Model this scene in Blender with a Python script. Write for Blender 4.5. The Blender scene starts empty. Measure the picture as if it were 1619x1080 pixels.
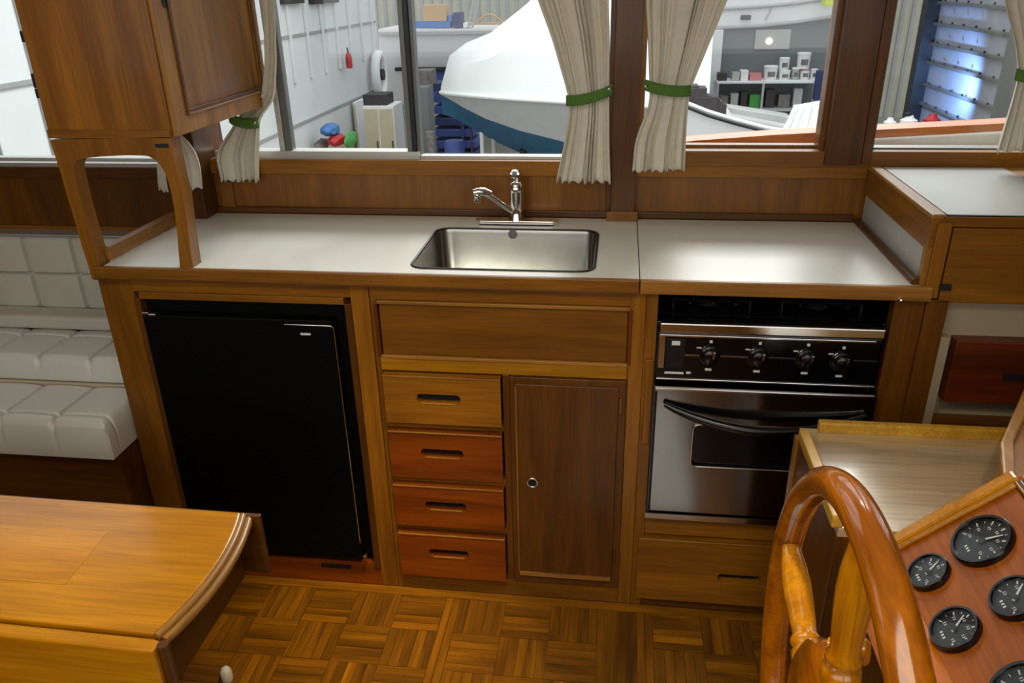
import bpy, bmesh, math, random
from mathutils import Vector, Matrix, geometry
random.seed(7)
sin, cos, pi = math.sin, math.cos, math.pi
sc = bpy.context.scene
COL = sc.collection

# ------------------------------------------------------------------ camera
F_PX, YAW, PITCH, ROLL = 1250.2, 0.1380, 0.4279, -0.0227
CAM = Vector((0.1379, -1.6329, 1.5004))
_fw = Vector((-sin(YAW)*cos(PITCH), cos(YAW)*cos(PITCH), -sin(PITCH)))
_r0 = Vector((cos(YAW), sin(YAW), 0)); _u0 = _r0.cross(_fw)
_rt = cos(ROLL)*_r0 + sin(ROLL)*_u0; _up = -sin(ROLL)*_r0 + cos(ROLL)*_u0
cd = bpy.data.cameras.new('camera'); cam = bpy.data.objects.new('camera', cd); COL.objects.link(cam)
cd.sensor_width = 36; cd.lens = 36*F_PX/1619; cd.clip_start = 0.02; cd.clip_end = 200
m = Matrix((_rt, _up, -_fw)).transposed().to_4x4(); m.translation = CAM; cam.matrix_world = m
sc.camera = cam

def at(px, py, **k):
    """measured photo point -> point of the room on the plane x=, y= or z="""
    d = _fw + _rt*((px-809.5)/F_PX) - _up*((py-540)/F_PX)
    (a, v), = k.items(); i = 'xyz'.index(a)
    return CAM + d*((v-CAM[i])/d[i])

# ------------------------------------------------------------------ world, lights, exposure
w = bpy.data.worlds.new('world'); sc.world = w; w.use_nodes = True
bg = w.node_tree.nodes['Background']; bg.inputs[0].default_value = (0.93, 0.97, 1.0, 1); bg.inputs[1].default_value = 1.35
sc.view_settings.view_transform = 'Standard'; sc.view_settings.look = 'None'
sc.view_settings.gamma = 1; sc.view_settings.use_curve_mapping = False; sc.view_settings.exposure = 0.0

def area(name, loc, rot, sx, sy, power, color):
    l = bpy.data.lights.new(name, 'AREA'); l.shape = 'RECTANGLE'; l.size = sx; l.size_y = sy; l.energy = power; l.color = color
    o = bpy.data.objects.new(name, l); COL.objects.link(o); o.location = loc; o.rotation_euler = rot; return o
def spot(name, loc, target, power, color, ang, blend=.6, r=.03):
    l = bpy.data.lights.new(name, 'SPOT'); l.energy = power; l.color = color; l.spot_size = math.radians(ang); l.spot_blend = blend; l.shadow_soft_size = r
    o = bpy.data.objects.new(name, l); COL.objects.link(o); o.location = loc
    o.rotation_euler = (Vector(target)-Vector(loc)).to_track_quat('-Z', 'Y').to_euler(); return o
WARM = (1.0, 0.92, 0.76)
area('cabin_fill_light', (-.35, -1.25, 1.93), (0, 0, 0), 1.6, .5, 11.5, WARM)  # unseen area light added to brighten the cabin interior
area('front_window_light', (-.1, -2.42, 1.45), (math.radians(82), 0, 0), 3.4, .75, 7, (1, .95, .88))
area('shed_lamp', (1.2, 8.5, 7.0), (math.radians(-48), 0, 0), 5, 2.5, 1150, (.97, 1, .97))
spot('added_spot', (.0, -.55, 1.9), (-.42, -.20, 0), 105, (1, .78, .40), 30, 1)  # unseen warm spot added for the bright patch on floor and drawers
spot('added_spot', (-.1, -1.5, 1.9), (-.1, 0, .5), 22, (1, .78, .45), 44, 1)  # second unseen warm spot, added to lift the drawer fronts
spot('added_spot', (.2, -.8, 1.9), (.25, -.8, 0), 26, (1, .95, .88), 40, .6)  # unseen spot added to light the mat mirrored in the oven door
spot('added_spot', (.55, -1.1, 1.9), (.72, -.4, .7), 12, (1, .9, .75), 45, .8)  # unseen spot added to brighten the chart table
spot('work_lamp', at(1475, 112, x=5.6)+Vector((0, -.5, -.3)), at(1475, 112, x=6.3)+Vector((0, .1, 0)), 420, (.28, .5, 1), 150, 1, .1)

# ------------------------------------------------------------------ helpers
def lin(c): 
    return tuple(((v/255)/12.92 if v <= 10 else (((v/255)+.055)/1.055)**2.4) for v in c)
MATS = {}   # name -> material
def newmat(name):
    mt = bpy.data.materials.new(name); mt.use_nodes = True; MATS[name] = mt
    return mt, mt.node_tree.nodes, mt.node_tree.links, mt.node_tree.nodes['Principled BSDF']
def plain(name, rgb, rough=.5, metal=0, coat=0, noise=0, nscale=6, bump=0, bscale=200, spec=.5, trans=0):
    mt, N, L, b = newmat(name)
    b.inputs['Base Color'].default_value = (*lin(rgb), 1); b.inputs['Roughness'].default_value = rough
    b.inputs['Metallic'].default_value = metal; b.inputs['Coat Weight'].default_value = coat; b.inputs['Coat Roughness'].default_value = .15
    b.inputs['Specular IOR Level'].default_value = spec
    tc = N.new('ShaderNodeTexCoord')
    if noise:
        n = N.new('ShaderNodeTexNoise'); n.inputs['Scale'].default_value = nscale; n.inputs['Detail'].default_value = 4
        r = N.new('ShaderNodeValToRGB'); r.color_ramp.elements[0].position = .3; r.color_ramp.elements[1].position = .72
        c = lin(rgb); r.color_ramp.elements[0].color = (*[v*(1-noise) for v in c], 1); r.color_ramp.elements[1].color = (*[min(1, v*(1+noise*.6)) for v in c], 1)
        L.new(tc.outputs['Object'], n.inputs['Vector']); L.new(n.outputs['Fac'], r.inputs['Fac']); L.new(r.outputs['Color'], b.inputs['Base Color'])
    if bump:
        n = N.new('ShaderNodeTexNoise'); n.inputs['Scale'].default_value = bscale
        bp = N.new('ShaderNodeBump'); bp.inputs['Strength'].default_value = bump; bp.inputs['Distance'].default_value = .002
        L.new(tc.outputs['Object'], n.inputs['Vector']); L.new(n.outputs['Fac'], bp.inputs['Height']); L.new(bp.outputs['Normal'], b.inputs['Normal'])
    return mt
def wood(name, dark, light, axis=0, rough=.4, coat=.14, fig=1.0, var=.18):
    mt, N, L, b = newmat(name)
    tc = N.new('ShaderNodeTexCoord'); oi = N.new('ShaderNodeObjectInfo')
    ml = N.new('ShaderNodeMath'); ml.operation = 'MULTIPLY'; ml.inputs[1].default_value = 37.
    L.new(oi.outputs['Random'], ml.inputs[0])
    ad = N.new('ShaderNodeVectorMath'); ad.operation = 'ADD'; L.new(tc.outputs['Object'], ad.inputs[0]); L.new(ml.outputs[0], ad.inputs[1])
    def noise(s_along, s_cross, detail, dist):
        mp = N.new('ShaderNodeMapping'); s = [s_cross]*3; s[axis] = s_along; mp.inputs['Scale'].default_value = s
        n = N.new('ShaderNodeTexNoise'); n.inputs['Scale'].default_value = 1; n.inputs['Detail'].default_value = detail; n.inputs['Distortion'].default_value = dist
        L.new(ad.outputs[0], mp.inputs['Vector']); L.new(mp.outputs[0], n.inputs['Vector']); return n
    n1 = noise(1.6*fig, 16*fig, 5, .9); n2 = noise(9, 210, 3, .2); n3 = noise(1.2, 2.5, 2, 0)
    r = N.new('ShaderNodeValToRGB'); e = r.color_ramp.elements
    e[0].position = .28; e[1].position = .74; e[0].color = (*lin(dark), 1); e[1].color = (*lin(light), 1)
    L.new(n1.outputs['Fac'], r.inputs['Fac'])
    hs = N.new('ShaderNodeHueSaturation'); L.new(r.outputs['Color'], hs.inputs['Color'])
    # value = pores * broad tone * per piece tone
    a = N.new('ShaderNodeMapRange'); a.inputs[1].default_value = .35; a.inputs[2].default_value = .6; a.inputs[3].default_value = .8; a.inputs[4].default_value = 1.04
    L.new(n2.outputs['Fac'], a.inputs[0])
    c = N.new('ShaderNodeMapRange'); c.inputs[1].default_value = .3; c.inputs[2].default_value = .7; c.inputs[3].default_value = .86; c.inputs[4].default_value = 1.12
    L.new(n3.outputs['Fac'], c.inputs[0])
    d = N.new('ShaderNodeMapRange'); d.inputs[3].default_value = 1-var; d.inputs[4].default_value = 1+var; L.new(oi.outputs['Random'], d.inputs[0])
    p1 = N.new('ShaderNodeMath'); p1.operation = 'MULTIPLY'; L.new(a.outputs[0], p1.inputs[0]); L.new(c.outputs[0], p1.inputs[1])
    p2 = N.new('ShaderNodeMath'); p2.operation = 'MULTIPLY'; L.new(p1.outputs[0], p2.inputs[0]); L.new(d.outputs[0], p2.inputs[1])
    L.new(p2.outputs[0], hs.inputs['Value']); L.new(hs.outputs[0], b.inputs['Base Color'])
    b.inputs['Roughness'].default_value = rough; b.inputs['Coat Weight'].default_value = coat; b.inputs['Coat Roughness'].default_value = .12; b.inputs['Specular IOR Level'].default_value = .35
    bp = N.new('ShaderNodeBump'); bp.inputs['Strength'].default_value = .12; bp.inputs['Distance'].default_value = .001
    L.new(n2.outputs['Fac'], bp.inputs['Height']); L.new(bp.outputs[0], b.inputs['Normal'])
    return mt
def glassmat(name, tint=(1, 1, 1), f=1.0):
    mt, N, L, b = newmat(name); N.remove(b)
    t = N.new('ShaderNodeBsdfTransparent'); t.inputs[0].default_value = (*tint, 1)
    g = N.new('ShaderNodeBsdfGlossy'); g.inputs['Roughness'].default_value = .02
    lw = N.new('ShaderNodeLayerWeight'); lw.inputs[0].default_value = .5; pw = N.new('ShaderNodeMath'); pw.operation = 'POWER'; pw.inputs[1].default_value = 4; L.new(lw.outputs['Facing'], pw.inputs[0])
    fr = N.new('ShaderNodeMath'); fr.operation = 'MULTIPLY_ADD'; fr.inputs[1].default_value = .5; fr.inputs[2].default_value = .03*f; L.new(pw.outputs[0], fr.inputs[0])
    mx = N.new('ShaderNodeMixShader'); L.new(fr.outputs[0], mx.inputs[0]); L.new(t.outputs[0], mx.inputs[1]); L.new(g.outputs[0], mx.inputs[2])
    L.new(mx.outputs[0], N['Material Output'].inputs[0]); return mt
def emat(name, rgb, s):
    mt, N, L, b = newmat(name); b.inputs['Emission Color'].default_value = (*lin(rgb), 1); b.inputs['Emission Strength'].default_value = s; return mt

GD, GL = (112, 68, 8), (152, 98, 20)
for ax, s in enumerate('xyz'):
    wood('teak_'+s, GD, GL, ax)
    wood('teak_dark_'+s, (74, 42, 5), (108, 64, 10), ax)
    wood('teak_red_'+s, (88, 38, 2), (136, 64, 5), ax)
    wood('teak_gold_'+s, (168, 104, 2), (204, 136, 4), ax, rough=.3, coat=.35, var=.05)
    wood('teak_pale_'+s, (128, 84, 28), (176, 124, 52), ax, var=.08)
wood('teak_mid_x', (134, 88, 6), (172, 118, 16), 0)
wood('mahogany_x', (76, 28, 5), (122, 50, 9), 0)
wood('mahogany_lit', (182, 104, 4), (224, 150, 16), 2, rough=.16, coat=.9, fig=1.6, var=.02)  # colour raised to carry the strong light on the spokes
wood('mahogany_rim', (128, 64, 3), (190, 108, 8), 1, rough=.14, coat=1, fig=1.2, var=0)
wood('dash_wood', (146, 72, 2), (182, 98, 6), 1, rough=.4, coat=.15, var=0)
wood('chart_wood', (172, 146, 106), (200, 178, 144), 0, rough=.3, coat=1, var=0)  # base paled and greyed to carry the window reflection on the table
wood('floor_x', (84, 50, 2), (162, 104, 8), 0, rough=.45, coat=.15, fig=1.6, var=.16)
wood('floor_y', (84, 50, 2), (162, 104, 8), 1, rough=.45, coat=.15, fig=1.6, var=.16)
wood('rail_yellow', (186, 134, 30), (220, 174, 62), 1, var=.04)
wood('caprail', (170, 92, 36), (222, 140, 70), 0)
laminate = plain('laminate', (222, 222, 214), .3, noise=.05, nscale=5, coat=.1)
plain('laminate_grey', (176, 178, 172), .32, noise=.06, nscale=4)
MATS['chart_wood'].node_tree.nodes['Principled BSDF'].inputs['Coat IOR'].default_value = 2.5
plain('steel', (170, 168, 160), .26, 1, noise=.08, nscale=9)
plain('steel_bright', (225, 222, 215), .16, 1)
plain('chrome', (235, 235, 235), .08, 1)
plain('aluminium', (196, 196, 190), .45, .7, noise=.08)
plain('brass', (150, 120, 60), .35, 1)
plain('dark_frame', (34, 36, 38), .4, .3)
plain('grey_frame', (112, 114, 112), .45, .4)
plain('black_gloss', (5, 5, 6), .22, coat=.2)
plain('black_enamel', (8, 11, 13), .25, coat=.4)
plain('black_satin', (10, 10, 11), .42)
plain('fridge_black', (2, 3, 3), .6, spec=.12)
plain('oven_mirror', (168, 168, 168), .16, 1)
plain('rubber', (14, 14, 14), .8)
plain('slot', (8, 4, 2), .8)  # near-black, paints the shade inside slots and finger holes
plain('vinyl', (192, 190, 178), .42, noise=.05, nscale=8, bump=.15, bscale=400)
plain('vinyl_pale', (210, 209, 202), .3, noise=.04, nscale=8)
plain('cream_shaded', (160, 146, 118), .5, noise=.1)  # cream darkened to hold the shade under the raised cabinet front
plain('cream', (196, 184, 156), .45, noise=.08)
plain('curtain_cloth', (224, 219, 202), .9, noise=.05, nscale=60, bump=.3, bscale=900)
plain('tie_green', (82, 122, 46), .85, bump=.3, bscale=800)
plain('white_paint', (232, 234, 232), .6, noise=.03)
plain('white_wall', (210, 214, 213), .7, noise=.05, nscale=1.5)
plain('shed_grey', (150, 152, 150), .7, noise=.12, nscale=2)
plain('shed_beige', (176, 174, 156), .7, noise=.1, nscale=2)
plain('wall_grey_board', (118, 124, 124), .7, noise=.06, nscale=1.2)
plain('shrink_wrap', (236, 240, 238), .4, noise=.02)
plain('hull_grey', (176, 178, 176), .35, noise=.05)
plain('hull_blue', (44, 104, 140), .6, noise=.15)
plain('hull_white', (232, 233, 232), .3)
plain('hull_black', (24, 26, 32), .4)
plain('blue_paint', (60, 84, 150), .6, noise=.15)
plain('blue_dark', (44, 58, 104), .6, noise=.2)
plain('blue_tarp', (66, 116, 178), .6, noise=.15)
plain('red_paint', (176, 32, 40), .5)
plain('pink_box', (206, 130, 136), .6)
plain('tan', (196, 160, 116), .7)
plain('yellow_green', (204, 224, 40), .6)
plain('green', (70, 150, 70), .6)
plain('dark_items', (60, 56, 58), .7, noise=.4, nscale=30)
plain('grey_items', (120, 116, 112), .7, noise=.4, nscale=12)
plain('galvanised', (170, 174, 186), .45, .25, noise=.08, nscale=3)
plain('shed_floor', (130, 128, 122), .8, noise=.15, nscale=1)
plain('headliner', (214, 208, 192), .8)
plain('gauge_face', (10, 11, 12), .35)
plain('gauge_mark', (215, 218, 214), .5)
glassmat('window_glass'); glassmat('gauge_glass', f=.4)
emat('lamp_lens', (255, 236, 200), 2.0)

def wloc(o):
    v = Vector((0, 0, 0))
    while o is not None: v += o.location; o = o.parent
    return v
def tag(o, label=None, cat=None, group=None, kind=None):
    if label: o['label'] = label
    if cat: o['category'] = cat
    if group: o['group'] = group
    if kind: o['kind'] = kind
    return o
def thing(name, loc, label, cat, group=None):
    o = bpy.data.objects.new(name, None); o.empty_display_size = .05; COL.objects.link(o); o.location = loc
    return tag(o, label, cat, group)

class MB:
    def __init__(s): s.bm = bmesh.new()
    def box(s, x0, x1, y0, y1, z0, z1, mat=None):
        P = [(x, y, z) for z in (z0, z1) for y in (y0, y1) for x in (x0, x1)]
        if mat is not None: P = [mat @ Vector(p) for p in P]
        v = [s.bm.verts.new(p) for p in P]
        for f in ((0, 2, 3, 1), (4, 5, 7, 6), (0, 1, 5, 4), (2, 6, 7, 3), (0, 4, 6, 2), (1, 3, 7, 5)): s.bm.faces.new([v[i] for i in f])
        return s
    def prism(s, outer, holes, fn, h0, h1):
        """outer/holes 2D loops; fn(u, v, h) -> 3D"""
        loops = [outer]+list(holes); flat = [p for l in loops for p in l]
        tri = geometry.tessellate_polygon([[Vector((p[0], p[1], 0)) for p in l] for l in loops])
        A = [s.bm.verts.new(fn(p[0], p[1], h0)) for p in flat]; B = [s.bm.verts.new(fn(p[0], p[1], h1)) for p in flat]
        for t in tri:
            try: s.bm.faces.new([A[i] for i in reversed(t)]); s.bm.faces.new([B[i] for i in t])
            except ValueError: pass
        o = 0
        for l in loops:
            n = len(l)
            for i in range(n):
                j = (i+1) % n
                try: s.bm.faces.new([A[o+i], A[o+j], B[o+j], B[o+i]])
                except ValueError: pass
            o += n
        return s
    def tube(s, pts, r, n=12, closed=False, caps=True):
        pts = [Vector(p) for p in pts]; k = len(pts); rs = r if isinstance(r, (list, tuple)) else [r]*k
        rings = []; nrm = None
        for i, p in enumerate(pts):
            a = pts[(i-1) % k] if (closed or i) else p; b = pts[(i+1) % k] if (closed or i < k-1) else p
            t = (b-a).normalized()
            if nrm is None:
                nrm = t.orthogonal().normalized()
            nrm = (nrm - t*nrm.dot(t)).normalized(); bn = t.cross(nrm)
            rings.append([s.bm.verts.new(p + rs[i]*(cos(2*pi*j/n)*nrm + sin(2*pi*j/n)*bn)) for j in range(n)])
        m_ = k if closed else k-1
        for i in range(m_):
            A, B = rings[i], rings[(i+1) % k]
            for j in range(n): s.bm.faces.new([A[j], A[(j+1) % n], B[(j+1) % n], B[j]])
        if not closed and caps:
            s.bm.faces.new(list(reversed(rings[0]))); s.bm.faces.new(rings[-1])
        return s
    def lathe(s, prof, c, ax, n=32):
        """prof: (r, h) along axis ax from point c"""
        c = Vector(c); ax = Vector(ax).normalized(); u = ax.orthogonal().normalized(); v = ax.cross(u)
        rings = []
        for r, h in prof:
            if r < 1e-6: rings.append([s.bm.verts.new(c+ax*h)])
            else: rings.append([s.bm.verts.new(c+ax*h+r*(cos(2*pi*j/n)*u+sin(2*pi*j/n)*v)) for j in range(n)])
        for A, B in zip(rings, rings[1:]):
            for j in range(n):
                if len(A) == 1 and len(B) == 1: continue
                if len(A) == 1: s.bm.faces.new([A[0], B[(j+1) % n], B[j]])
                elif len(B) == 1: s.bm.faces.new([A[j], A[(j+1) % n], B[0]])
                else: s.bm.faces.new([A[j], A[(j+1) % n], B[(j+1) % n], B[j]])
        for R in (rings[0], rings[-1]):
            if len(R) > 1: 
                try: s.bm.faces.new(R)
                except ValueError: pass
        return s
    def grid(s, fn, nu, nv, cu=False):
        V = [[s.bm.verts.new(fn(i/nu, j/nv)) for i in range(nu+1)] for j in range(nv+1)]
        for j in range(nv):
            for i in range(nu): s.bm.faces.new([V[j][i], V[j][i+1], V[j+1][i+1], V[j+1][i]])
        return s
    def build(s, name, mat, parent=None, bevel=0, smooth=None, solid=0, kind=None, label=None):
        bm = s.bm; bmesh.ops.remove_doubles(bm, verts=bm.verts, dist=1e-6)
        bmesh.ops.recalc_face_normals(bm, faces=bm.faces)
        if parent is not None: off = wloc(parent)
        else:
            xs = [v.co.x for v in bm.verts]; ys = [v.co.y for v in bm.verts]; zs = [v.co.z for v in bm.verts]
            off = Vector(((min(xs)+max(xs))/2, (min(ys)+max(ys))/2, min(zs)))
        bmesh.ops.translate(bm, verts=bm.verts, vec=-off)
        me = bpy.data.meshes.new(name); bm.to_mesh(me); bm.free()
        o = bpy.data.objects.new(name, me); COL.objects.link(o)
        if parent is not None: o.parent = parent
        else: o.location = off
        me.materials.append(MATS[mat] if isinstance(mat, str) else mat)
        if smooth is not None:
            for p in me.polygons: p.use_smooth = True
            try: me.set_sharp_from_angle(angle=math.radians(smooth))
            except Exception: pass
        if solid: 
            md = o.modifiers.new('thick', 'SOLIDIFY'); md.thickness = solid; md.offset = 0
        if bevel:
            md = o.modifiers.new('edge', 'BEVEL'); md.width = bevel; md.segments = 2; md.limit_method = 'ANGLE'; md.angle_limit = math.radians(40)
        if kind: o['kind'] = kind
        if label: o['label'] = label
        return o
def B(name, mat, x0, x1, y0, y1, z0, z1, parent=None, bevel=.0015, **k):
    return MB().box(min(x0, x1), max(x0, x1), min(y0, y1), max(y0, y1), min(z0, z1), max(z0, z1)).build(name, mat, parent, bevel, **k)
def S(name, mat, *a, **k): return B(name, mat, *a, kind='structure', **k)
def copy_tree(o, parent=None):
    c = o.copy(); COL.objects.link(c); c.parent = parent
    for ch in list(o.children): copy_tree(ch, c)
    return c
XZ = lambda u, v, h: (u, h, v)
XY = lambda u, v, h: (u, v, h)
YZ = lambda u, v, h: (h, u, v)
def rrect(x0, x1, y0, y1, r, n=6):
    pts = []
    for cx, cy, a0 in ((x1-r, y1-r, 0), (x0+r, y1-r, 90), (x0+r, y0+r, 180), (x1-r, y0+r, 270)):
        for i in range(n+1):
            a = math.radians(a0+90*i/n); pts.append((cx+r*cos(a), cy+r*sin(a)))
    return pts
def rect(x0, x1, y0, y1): return [(x0, y0), (x1, y0), (x1, y1), (x0, y1)]
def frame_xz(name, mat, o, i, y0, y1, parent=None, bevel=.0015, **k):
    return MB().prism(rect(*o), [rect(*i)], XZ, y0, y1).build(name, mat, parent, bevel, **k)

# ================================================================== SETTING
YB = .478           # back wall face behind the worktop
YL = .40            # side wall face behind the settee
fl = S('floor', 'floor_x', -3.0, 1.9, -2.55, .46, -.03, -.004, bevel=0)
S('ceiling', 'headliner', -3.05, 1.95, -2.6, .62, 2.0, 2.04, bevel=0)
S('wall_left', 'teak_dark_z', -3.05, -3.0, -2.6, .62, -.03, 2.0, bevel=0)
S('wall_right', 'teak_dark_z', 1.9, 1.95, -2.6, .62, -.03, 2.0, bevel=0)
# wall behind the photographer, with its long window opening
MB().prism(rect(-3.05, 1.95, -.03, 2.0), [rect(-2.7, 1.6, 1.08, 1.84)], XZ, -2.6, -2.55).build('wall_front', 'teak_z', kind='structure')
o = frame_xz('window_5', 'teak_x', (-2.72, 1.62, 1.06, 1.86), (-2.68, 1.58, 1.1, 1.82), -2.57, -2.53, kind='structure')
# wall behind worktop: ply panel below the rail
S('wall_back', 'teak_z', -1.05, 1.9, YB, YB+.06, .60, 1.058, bevel=0)
S('trim_1', 'teak_x', -1.02, .768, YB-.008, YB+.06, 1.022, 1.062)
S('trim_2', 'teak_x', .187, 1.9, YB-.012, YB+.075, 1.052, 1.092)
S('trim_3', 'teak_dark_x', -1.0, .75, YB-.012, YB, .912, .928)              # quarter round over the worktop
S('trim_4', 'teak_dark_z', -1.05, -1.0, YL, YB+.09, .88, 2.0)               # corner post
S('trim_5', 'teak_z', -.985, -.945, YB-.01, YB+.01, .912, 1.03)
# centre post of two boards
S('trim_6', 'teak_dark_z', .122, .186, .445, YB+.07, .913, 2.0)
S('trim_7', 'teak_dark_z', .108, .122, .47, YB+.07, .93, 2.0)
S('trim_8', 'teak_z', .112, .194, .438, .446, .911, .936)
# right post
S('trim_9', 'teak_dark_z', .655, .742, .455, YB+.08, 1.06, 2.0)
S('trim_10', 'teak_dark_z', .745, .768, .463, YB+.08, 1.06, 2.0)
# left (salon) wall
S('wall_side', 'teak_dark_z', -3.0, -1.05, YL, YL+.04, .868, 1.05, bevel=0)
S('trim_11', 'teak_dark_x', -3.0, -1.05, YL-.006, YL+.05, 1.022, 1.052)
S('trim_12', 'teak_x', -3.0, -1.05, YL-.008, YL+.01, .868, .884)
S('trim_13', 'aluminium', -3.0, -1.05, YL, YL+.07, 1.052, 1.064)
S('wall_lower', 'teak_dark_x', -3.0, -1.05, .46, .48, -.03, 1.05, bevel=0)
S('wall_jog', 'teak_dark_z', -1.075, -1.05, .36, YB+.02, .90, 1.06, bevel=0)
# header above all windows
S('trim_14', 'teak_x', -3.0, 1.9, YL+.03, YB+.09, 1.86, 2.0)

# window_1: left of the hanging cabinet
def window(n, frames, panes):
    mb = MB()
    for f in frames[1]: mb.box(*f)
    o = mb.build('window_%d' % n, frames[0], bevel=.001, kind='structure')
    for p in panes: B('pane', 'window_glass', *p, o, 0)
    return o
yg = YL+.04
window(1, ('aluminium', [(-3.0, -1.06, yg-.01, yg+.02, 1.06, 1.072), (-3, -2.97, yg-.01, yg+.02, 1.06, 1.86), (-1.09, -1.06, yg-.01, yg+.02, 1.06, 1.86), (-3, -1.06, yg-.01, yg+.02, 1.84, 1.86)]),
       [(-2.97, -1.09, yg, yg+.005, 1.07, 1.84)])
yg = YB+.03
o = window(2, ('aluminium', [(-.99, -.40, yg-.02, yg+.03, 1.06, 1.082), (-.99, .11, yg-.02, yg+.03, 1.845, 1.86), (-.40, .11, yg-.012, yg+.02, 1.06, 1.070)]),
       [(-.77, -.43, yg, yg+.004, 1.08, 1.85), (-.40, .11, yg+.012, yg+.016, 1.07, 1.85), (-.99, -.80, yg+.012, yg+.016, 1.08, 1.85)])
B('frame_stile', 'aluminium', -.800, -.785, yg-.012, yg+.02, 1.08, 1.85, o)
B('frame_stile', 'grey_frame', -.785, -.765, yg-.005, yg+.02, 1.08, 1.85, o, label='dull grey frame stile')
B('sliding_stile', 'grey_frame', -.434, -.42, yg-.012, yg+.02, 1.08, 1.85, o)
B('sliding_stile', 'dark_frame', -.42, -.408, yg-.016, yg+.024, 1.07, 1.85, o, label='black sliding stile')
B('sliding_stile', 'grey_frame', -.408, -.398, yg-.006, yg+.028, 1.07, 1.85, o)
window(3, ('teak_z', [(.187, .20, yg-.02, yg+.02, 1.09, 1.86), (.642, .656, yg-.02, yg+.03, 1.09, 1.86), (.187, .655, yg-.0, yg+.03, 1.085, 1.10)]),
       [(.20, .642, yg, yg+.004, 1.10, 1.86)])
window(4, ('grey_frame', [(.768, .78, yg-.01, yg+.03, 1.09, 1.86), (1.7, 1.72, yg-.01, yg+.03, 1.09, 1.86), (.768, 1.72, yg-.01, yg+.03, 1.086, 1.096)]),
       [(.78, 1.7, yg, yg+.004, 1.095, 1.86)])

# ------------------------------------------------------------------ parquet
B('border_board', 'floor_x', -.99, .78, -.028, .0, -.006, .0, fl, .0008)
for xa in (-.275, -.255, .226, .246):
    B('hatch_edging', 'floor_y', xa, xa+.018, -.62, -.03, -.006, 0, fl, .0008)
cell, n = .121, 5
strip = {}
x0 = -.257+.0215-.0
cnt = 0
def strips_in(xs, ys, sx):
    global cnt
    for ci, cx in enumerate(xs):
        for cj, cy in enumerate(ys):
            hor = (ci+cj+sx) % 2 == 0; w_ = cell/n
            for k in range(n):
                key = hor
                if key not in strip:
                    L_, W_ = (cell-.0012)/2, (w_-.0012)/2
                    a, b_ = (L_, W_) if hor else (W_, L_)
                    strip[key] = B('parquet_strip', 'floor_x' if hor else 'floor_y', -a, a, -b_, b_, -.006, .0, fl, 0)
                    bpy.data.objects.remove(strip[key]) if False else None
                    q = strip[key]
                    q.data.transform(Matrix.Translation(-Vector((0, 0, 0))))
                    c = q
                else:
                    c = strip[key].copy(); COL.objects.link(c)
                off = Vector((cx+cell/2, cy+w_*(k+.5), 0)) if hor else Vector((cx+w_*(k+.5), cy+cell/2, 0))
                c.location = off; c.location.z = random.uniform(-.0006, .0006); cnt += 1
ys = [-.030-cell*(j+1) for j in range(4)]
strips_in([-.277-cell*(i+1) for i in range(5)], ys[:4], 0)
strips_in([-.234+.0+cell*i*.95 for i in range(4)] and [-.236+cell*i for i in range(3)], ys[:4], 1)
strips_in([.266+cell*i for i in range(3)], ys[:3], 0)
B('parquet_board', 'floor_y', .127, .226, -.51, -.03, -.006, -.0002, fl, .0005)

# ================================================================== GALLEY BASE CABINETS
ct = .88   # underside of worktop
# --- cabinet round the fridge
c1 = thing('fridge_cabinet', (-.77, .2, 0), 'teak base cabinet frame around the black fridge, at the left end of the galley', 'cabinet')
MB().prism([(-1.083, 0), (-.997, 0), (-.997, ct), (-1.083, ct)], [], XZ, 0, .035).build('face_stile', 'teak_z', c1, .002)
B('side_panel', 'teak_dark_z', -1.083, -1.06, .035, .46, 0, ct, c1)
B('trim_strip', 'teak_dark_z', -1.0, -.984, -.004, .03, .06, .83, c1)
B('face_stile', 'teak_z', -.462, -.418, 0, .035, 0, ct, c1)
B('trim_strip', 'teak_dark_z', -.478, -.462, -.004, .03, .06, .83, c1)
B('top_rail', 'teak_x', -.997, -.462, .0, .035, .845, ct, c1)
B('trim_strip', 'teak_x', -.984, -.478, -.004, .03, .828, .845, c1)
B('toe_board', 'teak_red_x', -.997, -.462, .0, .03, 0, .075, c1)
B('toe_slot', 'slot', -.63, -.545, -.002, .002, .048, .062, c1)
B('back_panel', 'black_satin', -1.06, -.43, .44, .46, 0, ct, c1, 0)
B('inner_side', 'teak_dark_z', -.46, -.44, .035, .44, 0, ct, c1, 0)
# --- fridge
fr = thing('fridge', (-.73, .2, .08), 'black compact fridge built in under the left half of the worktop', 'fridge')
B('body', 'fridge_black', -.98, -.482, .012, .43, .08, .822, fr, .003)
B('door', 'fridge_black', -.975, -.505, -.022, .01, .10, .795, fr, .004)
MB().tube([(-.62, -.024, .783), (-.508, -.024, .783), (-.502, -.024, .777), (-.502, -.024, .16)], .0016, 8).build('door_edge_highlight', 'steel_bright', fr, smooth=60)  # bright line modelled in place of the highlight on the door edge
B('badge', 'gauge_mark', -.584, -.560, -.0235, -.022, .757, .762, fr, 0)
hb = MB().box(-.972, -.955, -.026, -.004, .797, .803).box(-.955, -.938, -.026, -.010, .793, .799); hb.build('top_hinge', 'chrome', fr, .001)
MB().lathe([(0, -.004), (.006, -.003), (.007, 0), (.005, .012)], (-.494, -.012, .115), (0, -1, 0), 16).build('bottom_hinge', 'chrome', fr, smooth=40)
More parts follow.
